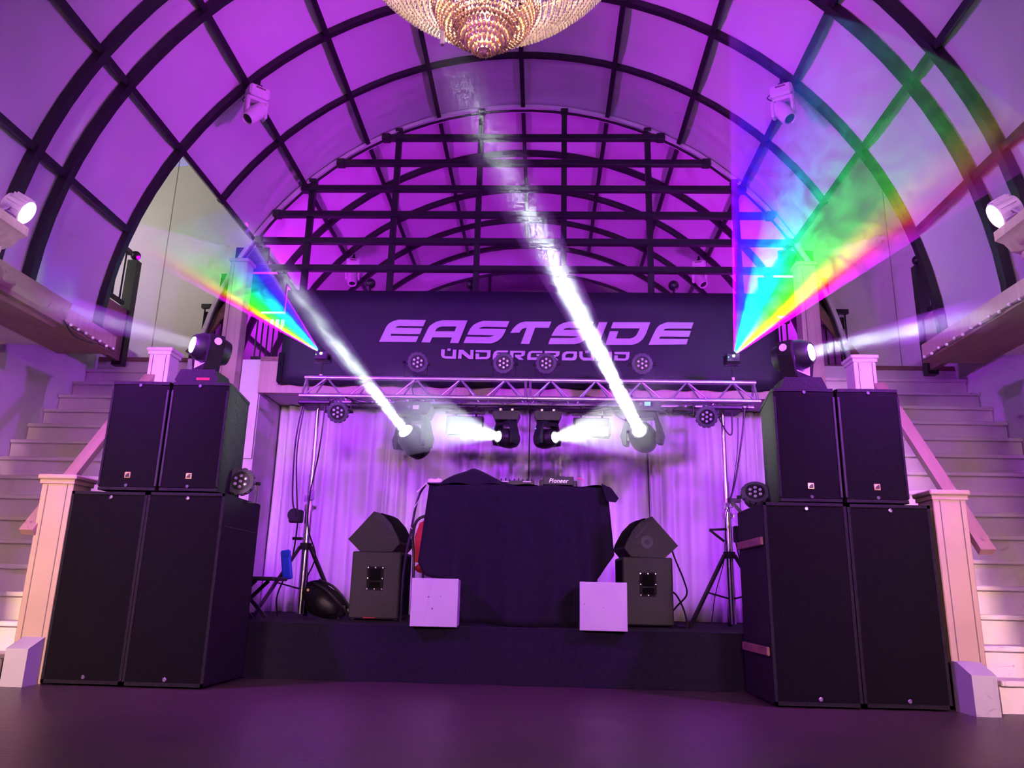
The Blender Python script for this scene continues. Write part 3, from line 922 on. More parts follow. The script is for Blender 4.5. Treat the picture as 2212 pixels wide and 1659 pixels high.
def moving_head(loc, up, pan, aim, label, sc=1.0, screen=None, silver=False, group='black moving heads', bw=1.0):
    """loc: centre of the head; up = +1 stands on its base, -1 hangs; pan: yaw of the yoke; aim: beam direction"""
    t = thing('moving_head', label, 'stage light', loc, 0, group)
    q = Matrix.Rotation(pan, 3, 'Z')
    mbase = M_PLASTIC if up < 0 else M_BLACKBOX
    # base
    zb = -up * 0.245 * sc
    prof = [(-0.165, -0.035), (-0.13, 0.045), (0.13, 0.045), (0.165, -0.035), (0.15, -0.06), (-0.15, -0.06)]
    MB().prism([(u * sc * bw, v * sc * up) for u, v in prof], lambda u, v, t_: (u, t_, zb + v), -0.13 * sc, 0.13 * sc).build('base', mbase, t)
    # yoke
    ym = MB()
    for sx in (-1, 1):
        arm = [(0.165, 0.075), (0.185, 0.0), (0.165, -0.06), (0.125, -0.19), (0.105, -0.19), (0.128, -0.05), (0.130, 0.075)]
        pts = [(sx * u * sc, v * sc * up) for u, v in arm]
        ym.prism(pts, lambda u, v, t_: q @ Vector((u, t_, v)), -0.055 * sc, 0.055 * sc)
    ym.prism([(-0.125 * sc, -0.15 * sc * up), (0.125 * sc, -0.15 * sc * up), (0.115 * sc, -0.195 * sc * up), (-0.115 * sc, -0.195 * sc * up)],
             lambda u, v, t_: q @ Vector((u, t_, v)), -0.06 * sc, 0.06 * sc)
    ym.build('yoke', mbase, t)
    if silver:
        for sx in (-1, 1):
            MB().prism([(sx * u * sc, v * sc) for u, v in ((0.129, 0.03), (0.125, 0.03), (0.101, -0.17), (0.105, -0.17))],
                       lambda u, v, t_: q @ Vector((u, t_, v * up)), -0.05 * sc, 0.05 * sc).build('yoke_trim', M_WHITELAMP, t)
        MB().prism([(-0.1 * sc, -0.140 * sc), (0.1 * sc, -0.140 * sc), (0.1 * sc, -0.151 * sc), (-0.1 * sc, -0.151 * sc)],
                   lambda u, v, t_: q @ Vector((u, t_, v * up)), -0.055 * sc, 0.055 * sc).build('yoke_trim', M_WHITELAMP, t)
        for sx in (-1, 1):
            MB().cyl(q @ Vector((sx * 0.184 * sc, 0, 0.02 * sc)), q @ Vector((sx * 0.190 * sc, 0, 0.02 * sc)), 0.028 * sc, n=16).build('arm_badge', M_WHITELAMP, t)
    # head
    d = Vector(aim).normalized()
    h = MB().lathe([(0.03, -0.155), (0.09, -0.15), (0.115, -0.08), (0.118, 0.0), (0.108, 0.07), (0.085, 0.115), (0.075, 0.125), (0.068, 0.118), (0.0005, 0.118)],
                   (0, 0, 0), d, 24)
    h.v = [tuple(Vector(v) * sc) for v in h.v]
    hd = h.build('head', M_PLASTIC, t)
    le = MB().lathe([(0.062, 0.119), (0.060, 0.126), (0.03, 0.133), (0.0005, 0.135)], (0, 0, 0), d, 24)
    le.v = [tuple(Vector(v) * sc) for v in le.v]
    le.build('lens', M_BEAMLENS, hd)
    for sx in (-1, 1):
        MB().cyl(q @ Vector((sx * 0.108 * sc, 0, 0)), q @ Vector((sx * 0.15 * sc, 0, 0)), 0.035 * sc, n=14).build('pivot', M_PLASTIC, t)
    if up < 0:
        for x in (-0.07, 0.07):
            MB().cyl((x * sc, 0, zb + 0.06 * sc), (x * sc, 0, zb + 0.085 * sc), 0.012, n=8).build('clamp_bolt', M_CHROME, t)
            MB().box((x * sc, 0, zb + 0.095 * sc), (0.03, 0.06, 0.03), None, 0.006).build('clamp', M_CHROME, t)
        if screen:
            y = -0.131 * sc
            MB().b2(0.005, 0.062, y - 0.003, y, zb - 0.005, zb + 0.034, 0.002).build('display', screen, t)
            for bx, bz in ((0, 0), (0.012, 0), (-0.012, 0), (0, 0.012), (0, -0.012)):
                MB().box((-0.03 + bx, y - 0.002, zb + 0.015 + bz), (0.007, 0.005, 0.007), None, 0.002).build('button', M_WHITELAMP, t)
    else:
        for sx in (-1, 1):
            for sy in (-1, 1):
                MB().cyl((sx * 0.13 * sc, sy * 0.10 * sc, zb - 0.06 * sc), (sx * 0.13 * sc, sy * 0.10 * sc, zb - 0.072 * sc), 0.015, n=8).build('foot', M_PLASTIC, t)
    return t, Vector(loc) + d * (0.137 * sc), d


def head_beam(lens, d, label, power, spot_deg, length, dens, color=COOL, noise=0.0, r0=0.055, radius=0.045):
    # collimated optics: a glowing disc with a narrow spread behind the front glass
    o = light('beam_light', 'AREA', lens + d * 0.004, power, color, lens + d * 3, radius=2 * radius)
    o.data.shape = 'DISK'
    o.data.spread = R_(spot_deg)
    beam_haze('beam_haze', label, lens + d * 0.012, d, length, r0, spot_deg * (0.5 if spot_deg < 20 else 0.36) + 0.3, dens, noise, 'lit haze in the lamp beams')


TY = 7.30   # truss line
# large heads under the truss
t, l, d = moving_head((-0.924, 7.14, 2.02), -1, -0.51, Vector((-1.889, 5.4, 3.14)) - Vector((-0.98, 7.03, 2.07)), 'big black moving head hanging left of centre, beaming up and left', 1.10, M_SCREEN2)
head_beam(l, d, 'white hazy beam slanting up to the left recess', 3.2, 4.8, 2.55, 0.62, noise=5.0, radius=0.045)
t, l, d = moving_head((1.235, TY, 2.12), -1, -0.35, Vector((-0.28, 3.15, 3.30)) - Vector((1.235, TY, 2.12)), 'big black moving head hanging right of centre, beaming at the chandelier', 1.10, M_SCREEN)
head_beam(l, d, 'bright white hazy beam slanting up to the chandelier', 12, 3.0, 4.4, 0.62, noise=3.5, radius=0.052)
# small heads at the middle of the truss
t, l, d = moving_head((-0.062, TY, 2.085), -1, -0.78, (-1.0, -0.92, 0.03), 'small black moving head just left of the truss middle', 0.80)
head_beam(l, d, 'wide pale green haze cone left of the truss middle', 9, 46, 1.4, 0.5, (0.80, 1.0, 0.86), r0=0.045, radius=0.038)
MB().ball((-0.115, -0.11, 0.075), 0.007, 8, 6).build('status_led', M_BLUELED, t)
t, l, d = moving_head((0.335, TY, 2.085), -1, 0.78, (1.0, -0.92, 0.03), 'small black moving head just right of the truss middle', 0.80)
head_beam(l, d, 'wide pale green haze cone right of the truss middle', 9, 46, 1.4, 0.5, (0.84, 1.0, 0.72), r0=0.045, radius=0.038)
MB().ball((-0.115, -0.11, 0.075), 0.007, 8, 6).build('status_led', M_BLUELED, t)
# heads standing on the speaker stacks
t, l, d = moving_head((-2.285, 5.62, 2.415), 1, -0.80, (-0.72, -0.69, 0.06), 'black and silver moving head standing on the left speaker stack', 1.0, None, True)
MB().box((0.05, -0.132, -0.275), (0.10, 0.004, 0.02), None, 0.002).build('red_tag', M_RED, t)
head_beam(l, d, 'faint haze streak left of the left stack lamp', 0.6, 6, 1.3, 0.35, COOL)
t, l, d = moving_head((2.155, 5.60, 2.405), 1, 0.80, (0.76, -0.65, 0.03), 'black and silver moving head standing on the right speaker stack', 1.0, None, True)
head_beam(l, d, 'thin white haze streak right of the right stack lamp', 1.8, 6, 1.4, 0.4, COOL, noise=5)

# par cans
for x, z, ax in ((-0.945, 2.818, 0.35), (-0.10, 2.82, -0.08), (0.315, 2.823, -0.1), (1.243, 2.83, -0.1)):
    w = {-0.945: 'turned aside, leftmost on top of the truss', -0.10: 'on top of the truss just left of its joint',
         0.315: 'on top of the truss just right of its joint', 1.243: 'rightmost on top of the truss below the banner'}[x]
    par_can((x, TY - 0.03, z), (ax, -1, -0.12), 'round LED par can ' + w, 0.17)
par_can((-1.66, 7.16, 2.283), (0.05, -1, -0.35), 'round LED par can hanging at the left end of the truss', 0.16, (0, 0, 1))
par_can((1.815, 7.16, 2.288), (-0.05, -1, -0.35), 'round LED par can hanging at the right end of the truss', 0.16, (0, 0, 1))
par_can((-1.955, 5.72, 1.415), (0.12, -1, 0.12), 'round LED par can standing on the left subwoofers beside the top speaker', 0)
par_can((1.872, 5.86, 1.418), (-0.25, -1, 0.65), 'round LED par can tilted up on the right subwoofers', 0)

# white moving heads clamped to the ribs


def white_head(loc, aim, pan, label):
    t = thing('white_moving_head', label, 'stage light', loc, 0, 'white moving heads on the ribs')
    q = Matrix.Rotation(pan, 3, 'Z')
    MB().box((0, 0, -0.085), (0.20, 0.16, 0.12), q, 0.02).build('base', M_WHITELAMP, t)
    MB().box((0, 0, -0.02), (0.05, 0.07, 0.05), q).cyl((0, 0, -0.01), (0, 0, 0.06), 0.014).build('clamp', M_PLASTIC, t)
    MB().box(q @ Vector((0, -0.081, -0.06)), (0.09, 0.004, 0.015), q).build('handle_slot', M_GROOVE, t)
    ym = MB()
    for sx in (-1, 1):
        ym.box(q @ Vector((sx * 0.088, 0, -0.235)), (0.035, 0.085, 0.19), q, 0.012)
    ym.box(q @ Vector((0, 0, -0.155)), (0.19, 0.085, 0.035), q, 0.01)
    ym.build('yoke', M_WHITELAMP, t)
    d = Vector(aim).normalized()
    c = Vector((0, 0, -0.29))
    hd = MB().lathe([(0.03, -0.12), (0.065, -0.11), (0.074, -0.02), (0.072, 0.08), (0.060, 0.135), (0.052, 0.135), (0.050, 0.115), (0.0005, 0.115)], c, d, 20).build('head', M_WHITELAMP, t)
    MB().lathe([(0.048, 0.116), (0.03, 0.122), (0.0005, 0.124)], c, d, 16).build('lens', M_PLASTIC, hd)
    MB().tube(bez([(-0.10, 0, -0.09), (-0.14, 0, -0.14), (-0.10, 0, -0.17)]), 0.005).build('safety_loop', M_PLASTIC, t)
    return t


white_head(vp(-44, 6.40, RV - 0.14), (-0.35, -0.5, -0.8), 0.7, 'white moving head under the near left rib of the vault')
white_head(vp(44, 6.40, RV - 0.14), (0.25, -0.45, -0.8), -0.5, 'white moving head under the near right rib of the vault')
white_head(vp(-44, 10.36, RV - 0.14), (0.12, -0.3, -0.9), 0.2, 'white moving head seen through the grid on the left')
white_head(vp(44, 10.36, RV - 0.14), (0.3, -0.45, -0.8), -0.3, 'white moving head seen through the grid on the right')

# LED flood lamps on the pilaster caps
for s in (-1, 1):
    for (lx, ly), seen in (((3.02, 4.40), True),):
        t = thing('flood_lamp', 'white finned LED flood lamp glowing violet on the %s pilaster cap' % side_word[s], 'stage light', (s * lx, ly, 2.93), 0, 'violet flood lamps')
        d = Vector((-s * 0.85, 0.25, -0.45)).normalized()
        q = rot_to(d)
        MB().lathe([(0.03, -0.14), (0.065, -0.13), (0.082, -0.03), (0.086, 0.0), (0.080, 0.004), (0.0005, 0.004)], (0, 0, 0), d, 24).build('case', M_WHITELAMP, t)
        f = MB()
        for k in range(16):
            a = 2 * math.pi * k / 16
            f.box(q @ Vector((0.082 * math.cos(a), 0.082 * math.sin(a), -0.055)), (0.02, 0.005, 0.10), q @ Matrix.Rotation(a, 3, 'Z'))
        f.build('cooling_fins', M_WHITELAMP, t)
        MB().lathe([(0.076, 0.004), (0.074, 0.010), (0.0005, 0.014)], (0, 0, 0), d, 24).build('lens', M_FLOODLENS, t)
        MB().tube(bez([(s * 0.04, 0.09, 0.0), (s * 0.12, 0.09, -0.06), (s * 0.12, -0.09, -0.06), (s * 0.04, -0.09, 0.0)]), 0.008).cyl((s * 0.12, 0, -0.07), (s * 0.12, 0, -0.03), 0.03).build('bracket', M_WHITELAMP, t)
        MB().tube(bez([(s * 0.12, 0.02, 0.03), (s * 0.17, 0.05, 0.10), (s * 0.24, 0.02, 0.03)]), 0.006).build('lead', M_PLASTIC, t)

# lasers on the truss and their fans


def laser(loc, dirA, dirB, length, label, hlabel, power, dens, flip):
    t = thing('laser', label, 'stage light', loc, 0, 'rainbow lasers')
    MB().box((0, 0.05, -0.015), (0.13, 0.16, 0.085), None, 0.006).build('case', M_PLASTIC, t)
    MB().box((0, -0.032, 0.0), (0.02, 0.006, 0.02)).build('aperture', M_BEAMLENS, t)
    MB().ball((-0.05, -0.032, -0.012), 0.006, 8, 6).build('status_led', M_GREENLED, t)
    MB().bar((-0.075, 0.05, -0.05), (-0.075, 0.05, 0.02), 0.005, 0.03).bar((0.075, 0.05, -0.05), (0.075, 0.05, 0.02), 0.005, 0.03).bar((-0.078, 0.05, -0.075), (0.078, 0.05, -0.075), 0.005, 0.03, up=(0, 1, 0)).build('bracket', M_PLASTIC, t)
    MB().cyl((0, 0.05, -0.075), (0, 0.05, -0.20), 0.009, n=8).build('stem', M_STEEL, t)
    MB().box((0, 0.05, -0.215), (0.035, 0.065, 0.045), None, 0.008).build('clamp', M_CHROME, t)
    o = Vector(loc) + Vector((0, -0.045, 0.0))
    A, B = Vector(dirA).normalized(), Vector(dirB).normalized()
    z = (A + B).normalized()             # axis of the fan
    y = A.cross(B).normalized()
    x = y.cross(z)                       # in the fan plane, towards B
    half = math.acos(max(-1, min(1, A.dot(B)))) / 2
    rot = Matrix((x, y, z)).transposed()
    # haze sheet
    N = 16
    vs_, fs = [], []
    for rr in (0.05, length):
        for k in range(N + 1):
            a = -half + 2 * half * k / N
            for sy in (-1, 1):
                vs_.append(rot @ Vector((rr * math.sin(a), sy * (0.005 + rr * 0.0075), rr * math.cos(a))))
    st = 2 * (N + 1)
    for k in range(N):
        b = 2 * k
        fs += [(b, b + 2, st + b + 2, st + b), (b + 1, st + b + 1, st + b + 3, b + 3), (b, b + 1, b + 3, b + 2), (st + b, st + b + 2, st + b + 3, st + b + 1)]
    fs += [(0, st, st + 1, 1), (2 * N, 2 * N + 1, st + 2 * N + 1, st + 2 * N)]
    m = bpy.data.materials.new('laser_haze')
    m.use_nodes = True
    nt = m.node_tree
    nt.nodes.remove(nt.nodes['Principled BSDF'])
    vsn = nt.nodes.new('ShaderNodeVolumeScatter')
    vsn.inputs['Color'].default_value = (0.95, 0.95, 0.95, 1)
    tc = nt.nodes.new('ShaderNodeTexCoord')
    nz = nt.nodes.new('ShaderNodeTexNoise')
    nz.inputs['Scale'].default_value = 5.0
    nz.inputs['Detail'].default_value = 5
    nz.inputs['Distortion'].default_value = 1.2
    mr = nt.nodes.new('ShaderNodeMapRange')
    mr.inputs['From Min'].default_value = 0.35
    mr.inputs['From Max'].default_value = 0.65
    mr.inputs['To Min'].default_value = dens * 0.55
    mr.inputs['To Max'].default_value = dens * 1.45
    nt.links.new(tc.outputs['Object'], nz.inputs['Vector'])
    nt.links.new(nz.outputs['Fac'], mr.inputs['Value'])
    nt.links.new(mr.outputs[0], vsn.inputs['Density'])
    nt.links.new(vsn.outputs[0], nt.nodes['Material Output'].inputs['Volume'])
    hz = MB().add(vs_, fs).build('laser_haze', m)
    hz.location = o
    tag(hz, hlabel, 'haze', 'rainbow laser fans', 'stuff')
    # the projector: a spot light whose colour depends on the scan angle
    ld = bpy.data.lights.new('laser_light', 'SPOT')
    ld.energy = power
    ld.spot_size = min(R_(170), 2 * half + R_(2))
    ld.spot_blend = 0.0
    ld.shadow_soft_size = 0.0
    ld.use_nodes = True
    ln = ld.node_tree
    em = ln.nodes['Emission']
    tc = ln.nodes.new('ShaderNodeTexCoord')
    sp = ln.nodes.new('ShaderNodeSeparateXYZ')
    ln.links.new(tc.outputs['Normal'], sp.inputs[0])

    def math_(op, a, b=None):
        nd = ln.nodes.new('ShaderNodeMath')
        nd.operation = op
        for i, v in enumerate((a, b)):
            if v is None:
                continue
            if isinstance(v, (int, float)):
                nd.inputs[i].default_value = v
            else:
                ln.links.new(v, nd.inputs[i])
        return nd.outputs[0]
    zz = math_('ABSOLUTE', sp.outputs['Z'])
    ang = math_('ARCTAN2', sp.outputs['X'], zz)
    fac = math_('ADD', math_('DIVIDE', ang, 2 * half), 0.5)
    cr = ln.nodes.new('ShaderNodeValToRGB')
    e = cr.color_ramp.elements
    stops = [(0.0, (0.30, 0.0, 1.0)), (0.06, (0.03, 0.0, 1.0)), (0.22, (0.0, 0.02, 1.0)), (0.38, (0.0, 0.50, 1.0)), (0.58, (0.0, 1.0, 0.10)),
             (0.76, (0.06, 1.0, 0.0)), (0.85, (1.0, 0.85, 0.0)), (0.92, (1.0, 0.03, 0.05)), (0.955, (0.9, 0.0, 0.6)), (1.0, (0.65, 0.0, 1.0))]
    e[0].position, e[0].color = stops[0][0], stops[0][1] + (1,)
    e[1].position, e[1].color = stops[-1][0], stops[-1][1] + (1,)
    for p, c in stops[1:-1]:
        k = e.new(p)
        k.color = c + (1,)
    ln.links.new(fac, cr.inputs[0])
    ln.links.new(cr.outputs[0], em.inputs['Color'])
    thin = math_('LESS_THAN', math_('ABSOLUTE', math_('DIVIDE', sp.outputs['Y'], zz)), 0.011)
    ln.links.new(thin, em.inputs['Strength'])
    lo = bpy.data.objects.new('laser_light', ld)
    COL.objects.link(lo)
    # light looks along local -Z
    lo.matrix_world = Matrix.Translation(o) @ Matrix((x, -y, -z)).transposed().to_4x4()
    return t


def toward(a, b):
    return Vector(b) - Vector(a)


LL, LRt = (-1.905, TY, 2.90), (2.122, TY, 2.92)
laser(LRt, toward(LRt, (1.60, 4.8, 5.10)), toward(LRt, (3.457, 4.8, 3.44)), 3.1, 'small black laser with clamp near the right end of the truss',
      'rainbow laser fan in the haze on the right', 42000, 1.2, False)
laser(LL, toward(LL, (-2.94, 8.0, 4.341)), toward(LL, (-4.31, 8.0, 4.25)), 2.9, 'small black laser with clamp near the left end of the truss',
      'rainbow laser fan in the haze on the left', 18000, 1.2, True)

# ------------------------------------------------------------------ truss, stands, cables


def truss(x0, x1, label):
    t = thing('truss_section', label, 'truss', ((x0 + x1) / 2, TY, 2.445), 0, 'truss sections')
    L = (x1 - x0) / 2
    P = [(0, 0.215), (-0.125, 0), (0.125, 0)]
    for y, z in P:
        MB().cyl((-L, y, z), (L, y, z), 0.0235, n=12).build('chord', M_TRUSS, t)
    n = 5
    w = 2 * L / n
    for (ya, za), (yb, zb) in ((P[1], P[0]), (P[2], P[0]), (P[1], P[2])):
        for k in range(n):
            xa = -L + k * w
            MB().cyl((xa + 0.03, ya, za), (xa + w / 2, yb, zb), 0.0085, n=7).build('brace', M_TRUSS, t)
            MB().cyl((xa + w / 2, yb, zb), (xa + w - 0.03, ya, za), 0.0085, n=7).build('brace', M_TRUSS, t)
    for s in (-1, 1):
        for (ya, za), (yb, zb) in ((P[1], P[0]), (P[2], P[0])):
            MB().cyl((s * (L - 0.02), ya, za), (s * (L - 0.02), yb, zb), 0.012, n=8).build('end_brace', M_TRUSS, t)
    return t


truss(-2.05, 0.139, 'silver triangular truss section, left half of the lighting bar')
truss(0.143, 2.325, 'silver triangular truss section, right half of the lighting bar')


def stand(x, label, winch):
    t = thing('lighting_stand', label, 'stand', (x, TY, 0.405), 0, 'wind-up lighting stands')
    MB().cyl((0, 0, 0.03), (0, 0, 0.98), 0.034, n=16).build('outer_tube', M_CHROME, t)
    MB().cyl((0, 0, 0.98), (0, 0, 1.30), 0.027, n=16).build('middle_tube', M_CHROME, t)
    MB().cyl((0, 0, 1.30), (0, 0, 1.96), 0.018, n=14).build('inner_tube', M_CHROME, t)
    MB().cyl((0, 0, 0.955), (0, 0, 1.01), 0.045, n=14).box((0.05, 0, 0.985), (0.04, 0.03, 0.03)).build('collar', M_CHROME, t)
    MB().box((0.02, -0.03, 1.10), (0.055, 0.02, 0.09), None, 0.004).box((-0.03, -0.03, 1.07), (0.03, 0.02, 0.06)).build('lock_plate', M_CHROME, t)
    MB().box((0, 0, 1.975), (0.32, 0.30, 0.04), None, 0.01).build('truss_support', M_PLASTIC, t)
    MB().cyl((0, 0, 0.60), (0, 0, 0.66), 0.055, n=12).build('leg_hub', M_PLASTIC, t)
    for k in range(3):
        a = R_(100 + k * 120) if winch else R_(80 + k * 120)
        c, s_ = math.cos(a), math.sin(a)
        lg = MB().bar((0.05 * c, 0.05 * s_, 0.63), (0.42 * c, 0.42 * s_, 0.02), 0.022, 0.04, up=(-s_, c, 0)).build('leg', M_PLASTIC, t)
        MB().bar((0.03 * c, 0.03 * s_, 0.25), (0.25 * c, 0.25 * s_, 0.30), 0.012, 0.025, up=(-s_, c, 0)).build('strut', M_PLASTIC, t)
        MB().cyl((0.42 * c, 0.42 * s_, 0), (0.42 * c, 0.42 * s_, 0.035), 0.022, n=10).build('foot', M_PLASTIC, lg)
    if winch:
        b = MB().box((-0.105, -0.03, 0.90), (0.125, 0.07, 0.12), None, 0.012).build('winch_case', M_PLASTIC, t)
        MB().lathe([(0.05, 0), (0.062, 0.02), (0.05, 0.04)], (-0.13, -0.05, 0.915), (0, 1, 0), 18).build('winch_drum', M_PLASTIC, b)
        MB().ball((-0.075, -0.068, 0.92), 0.008, 8, 6).ball((-0.08, -0.068, 0.86), 0.012, 8, 6).build('winch_bolt', M_CHROME, b)
        MB().cyl((-0.04, 0, 0.70), (-0.13, 0, 0.70), 0.014, n=8).build('knob', M_PLASTIC, t)
    else:
        MB().bar((0.03, -0.04, 1.12), (0.12, -0.06, 1.0), 0.028, 0.03).box((0.06, -0.04, 1.12), (0.12, 0.03, 0.04), None, 0.008).build('crank_handle', M_PLASTIC, t)
        MB().box((0.10, 0.02, 0.82), (0.10, 0.06, 0.15), None, 0.01).build('winch_case', M_PLASTIC, t)
        MB().bar((-0.03, -0.03, 0.86), (-0.18, -0.05, 0.85), 0.018, 0.02).bar((-0.18, -0.05, 0.85), (-0.05, -0.04, 0.75), 0.018, 0.02).build('strut_arm', M_PLASTIC, t)
    return t


stand(-1.895, 'chrome wind-up lighting stand with black legs under the left truss end', True)
stand(1.995, 'chrome wind-up lighting stand with black legs under the right truss end', False)

o = MB().box((0, 0, 0), (0.085, 0.05, 0.26), Matrix.Rotation(R_(-10), 3, 'Y'), 0.012).box((0.0, -0.027, 0.09), (0.05, 0.006, 0.05), Matrix.Rotation(R_(-10), 3, 'Y'), 0.002).build('blue_case', M_BLUE)
o.location = (-2.0, 7.12, 0.86)
tag(o, 'slim bright blue case hanging on the left lighting stand', 'case')


def cable(pts, label, r=0.006, m=None, n=8):
    o = MB().tube(bez(pts, n), r).build('cable', m or M_PLASTIC)
    return tag(o, label, 'cable', 'black cables')


cable([(-2.02, 7.22, 2.40), (-2.06, 7.22, 2.0), (-2.04, 7.22, 1.5), (-1.99, 7.22, 1.30)], 'bundle cable left of the left stand, outermost from truss to winch', 0.008)
cable([(-2.00, 7.21, 2.40), (-2.03, 7.2, 1.9), (-1.98, 7.2, 1.4), (-1.96, 7.2, 1.28), (-2.0, 7.25, 0.9), (-2.10, 7.25, 0.6), (-2.1, 7.3, 0.41)], 'long cable from truss past the winch to the stage floor', 0.007)
cable([(-1.80, 7.2, 2.36), (-1.82, 7.2, 1.9), (-1.87, 7.2, 1.5), (-1.86, 7.2, 1.2), (-1.77, 7.2, 0.95), (-1.83, 7.2, 0.75)], 'cable right of the left stand, looping out at the hub', 0.007)
cable([(2.18, 7.2, 2.38), (2.14, 7.2, 2.1), (2.06, 7.2, 1.7), (2.0, 7.2, 1.52)], 'cable slanting from the right truss end to its stand', 0.008)
cable([(2.12, 7.22, 2.3), (2.10, 7.22, 2.0), (2.03, 7.22, 1.6), (1.96, 7.22, 1.35), (1.93, 7.22, 1.0), (1.84, 7.22, 0.7), (1.80, 7.25, 0.45)], 'thin cable along the right stand down to the stage', 0.004)
cable([(1.94, 7.22, 2.30), (2.0, 7.2, 2.16), (2.05, 7.2, 2.14), (2.06, 7.2, 2.34)], 'loop of cable beside the right hanging par can', 0.007)
cable([(2.05, 7.3, 1.2), (2.09, 7.25, 0.95), (2.17, 7.2, 0.8), (2.18, 7.2, 0.6), (2.1, 7.2, 0.45)], 'cable from the right stand to the stage beside the subwoofers', 0.007)
cable([(-1.9, 7.3, 2.40), (-1.4, 7.32, 2.36), (-0.9, 7.35, 2.41), (-0.4, 7.34, 2.37), (0.1, 7.35, 2.40), (0.6, 7.35, 2.37), (1.1, 7.33, 2.40), (1.6, 7.34, 2.36), (2.1, 7.3, 2.40)], 'main cable run tied under the truss', 0.014)
cable([(-1.6, 7.15, 2.43), (-1.45, 7.2, 2.39), (-1.2, 7.25, 2.40), (-0.95, 7.2, 2.38)], 'cable from left par to the left big moving head', 0.006)
cable([(0.9, 7.2, 2.40), (1.0, 7.18, 2.28), (1.12, 7.18, 2.24), (1.2, 7.2, 2.30)], 'cable sagging beside the right big moving head', 0.006)
cable([(1.40, 7.2, 2.38), (1.47, 7.18, 2.31), (1.53, 7.2, 2.38)], 'small drooping cable loop right of the right big moving head', 0.005)
cable([(-1.02, 7.4, 2.66), (-0.98, 7.42, 2.5), (-0.88, 7.4, 2.44)], 'cable hanging inside the truss behind the left par can', 0.006)
cable([(1.1, 7.42, 2.64), (1.16, 7.44, 2.52), (1.05, 7.4, 2.44)], 'cable hanging inside the truss behind the right par can', 0.006)
cable([(0.139, 8.80, 2.7), (0.136, 8.80, 1.8), (0.137, 8.80, 0.41)], 'thin vertical cable in front of the curtains at the middle', 0.007)
cable([(1.46, 7.25, 1.10), (1.49, 7.2, 0.98), (1.56, 7.2, 0.80), (1.58, 7.2, 0.68), (1.50, 7.25, 0.58), (1.44, 7.3, 0.50)], 'power cable hanging from the right wedge monitor', 0.008)
cable([(1.44, 7.4, 0.72), (1.50, 7.3, 0.68), (1.55, 7.2, 0.55), (1.56, 7.15, 0.42), (1.47, 7.1, 0.412)], 'cable curling from the right cabinet to the stage', 0.008)

# strobe panels under the truss
for x, w in ((-0.457, 'left'), (0.758, 'right')):
    t = thing('strobe_panel', 'rectangular strobe panel with pale reflector hanging %s of the two small moving heads' % w, 'stage light', (x, 7.30, 2.20), 0, 'strobe panels')
    MB().b2(-0.175, 0.175, 0.02, 0.10, -0.09, 0.10, 0.008).build('case', M_PLASTIC, t)
    MB().b2(-0.155, 0.155, -0.01, 0.024, 0.01, 0.085).build('upper_reflector', M_GREYPLASTIC, t)
    MB().b2(-0.155, 0.155, -0.012, 0.024, -0.08, 0.008).build('lower_reflector', M_WHITELAMP, t)
    for sx in (-1, 1):
        MB().b2(sx * 0.158, sx * 0.178, -0.03, 0.06, -0.085, 0.09, 0.006).build('side_cheek', M_PLASTIC, t)
        MB().cyl((sx * 0.10, 0.05, 0.10), (sx * 0.10, 0.05, 0.21), 0.010, n=8).build('hanger', M_STEEL, t)
    MB().cyl((-0.145, -0.018, -0.035), (0.145, -0.018, -0.035), 0.009, n=10).build('flash_tube', M_LENS, t)
    MB().bar((-0.19, 0.0, 0.125), (0.19, 0.0, 0.125), 0.02, 0.02).build('frame_bar', M_PLASTIC, t)

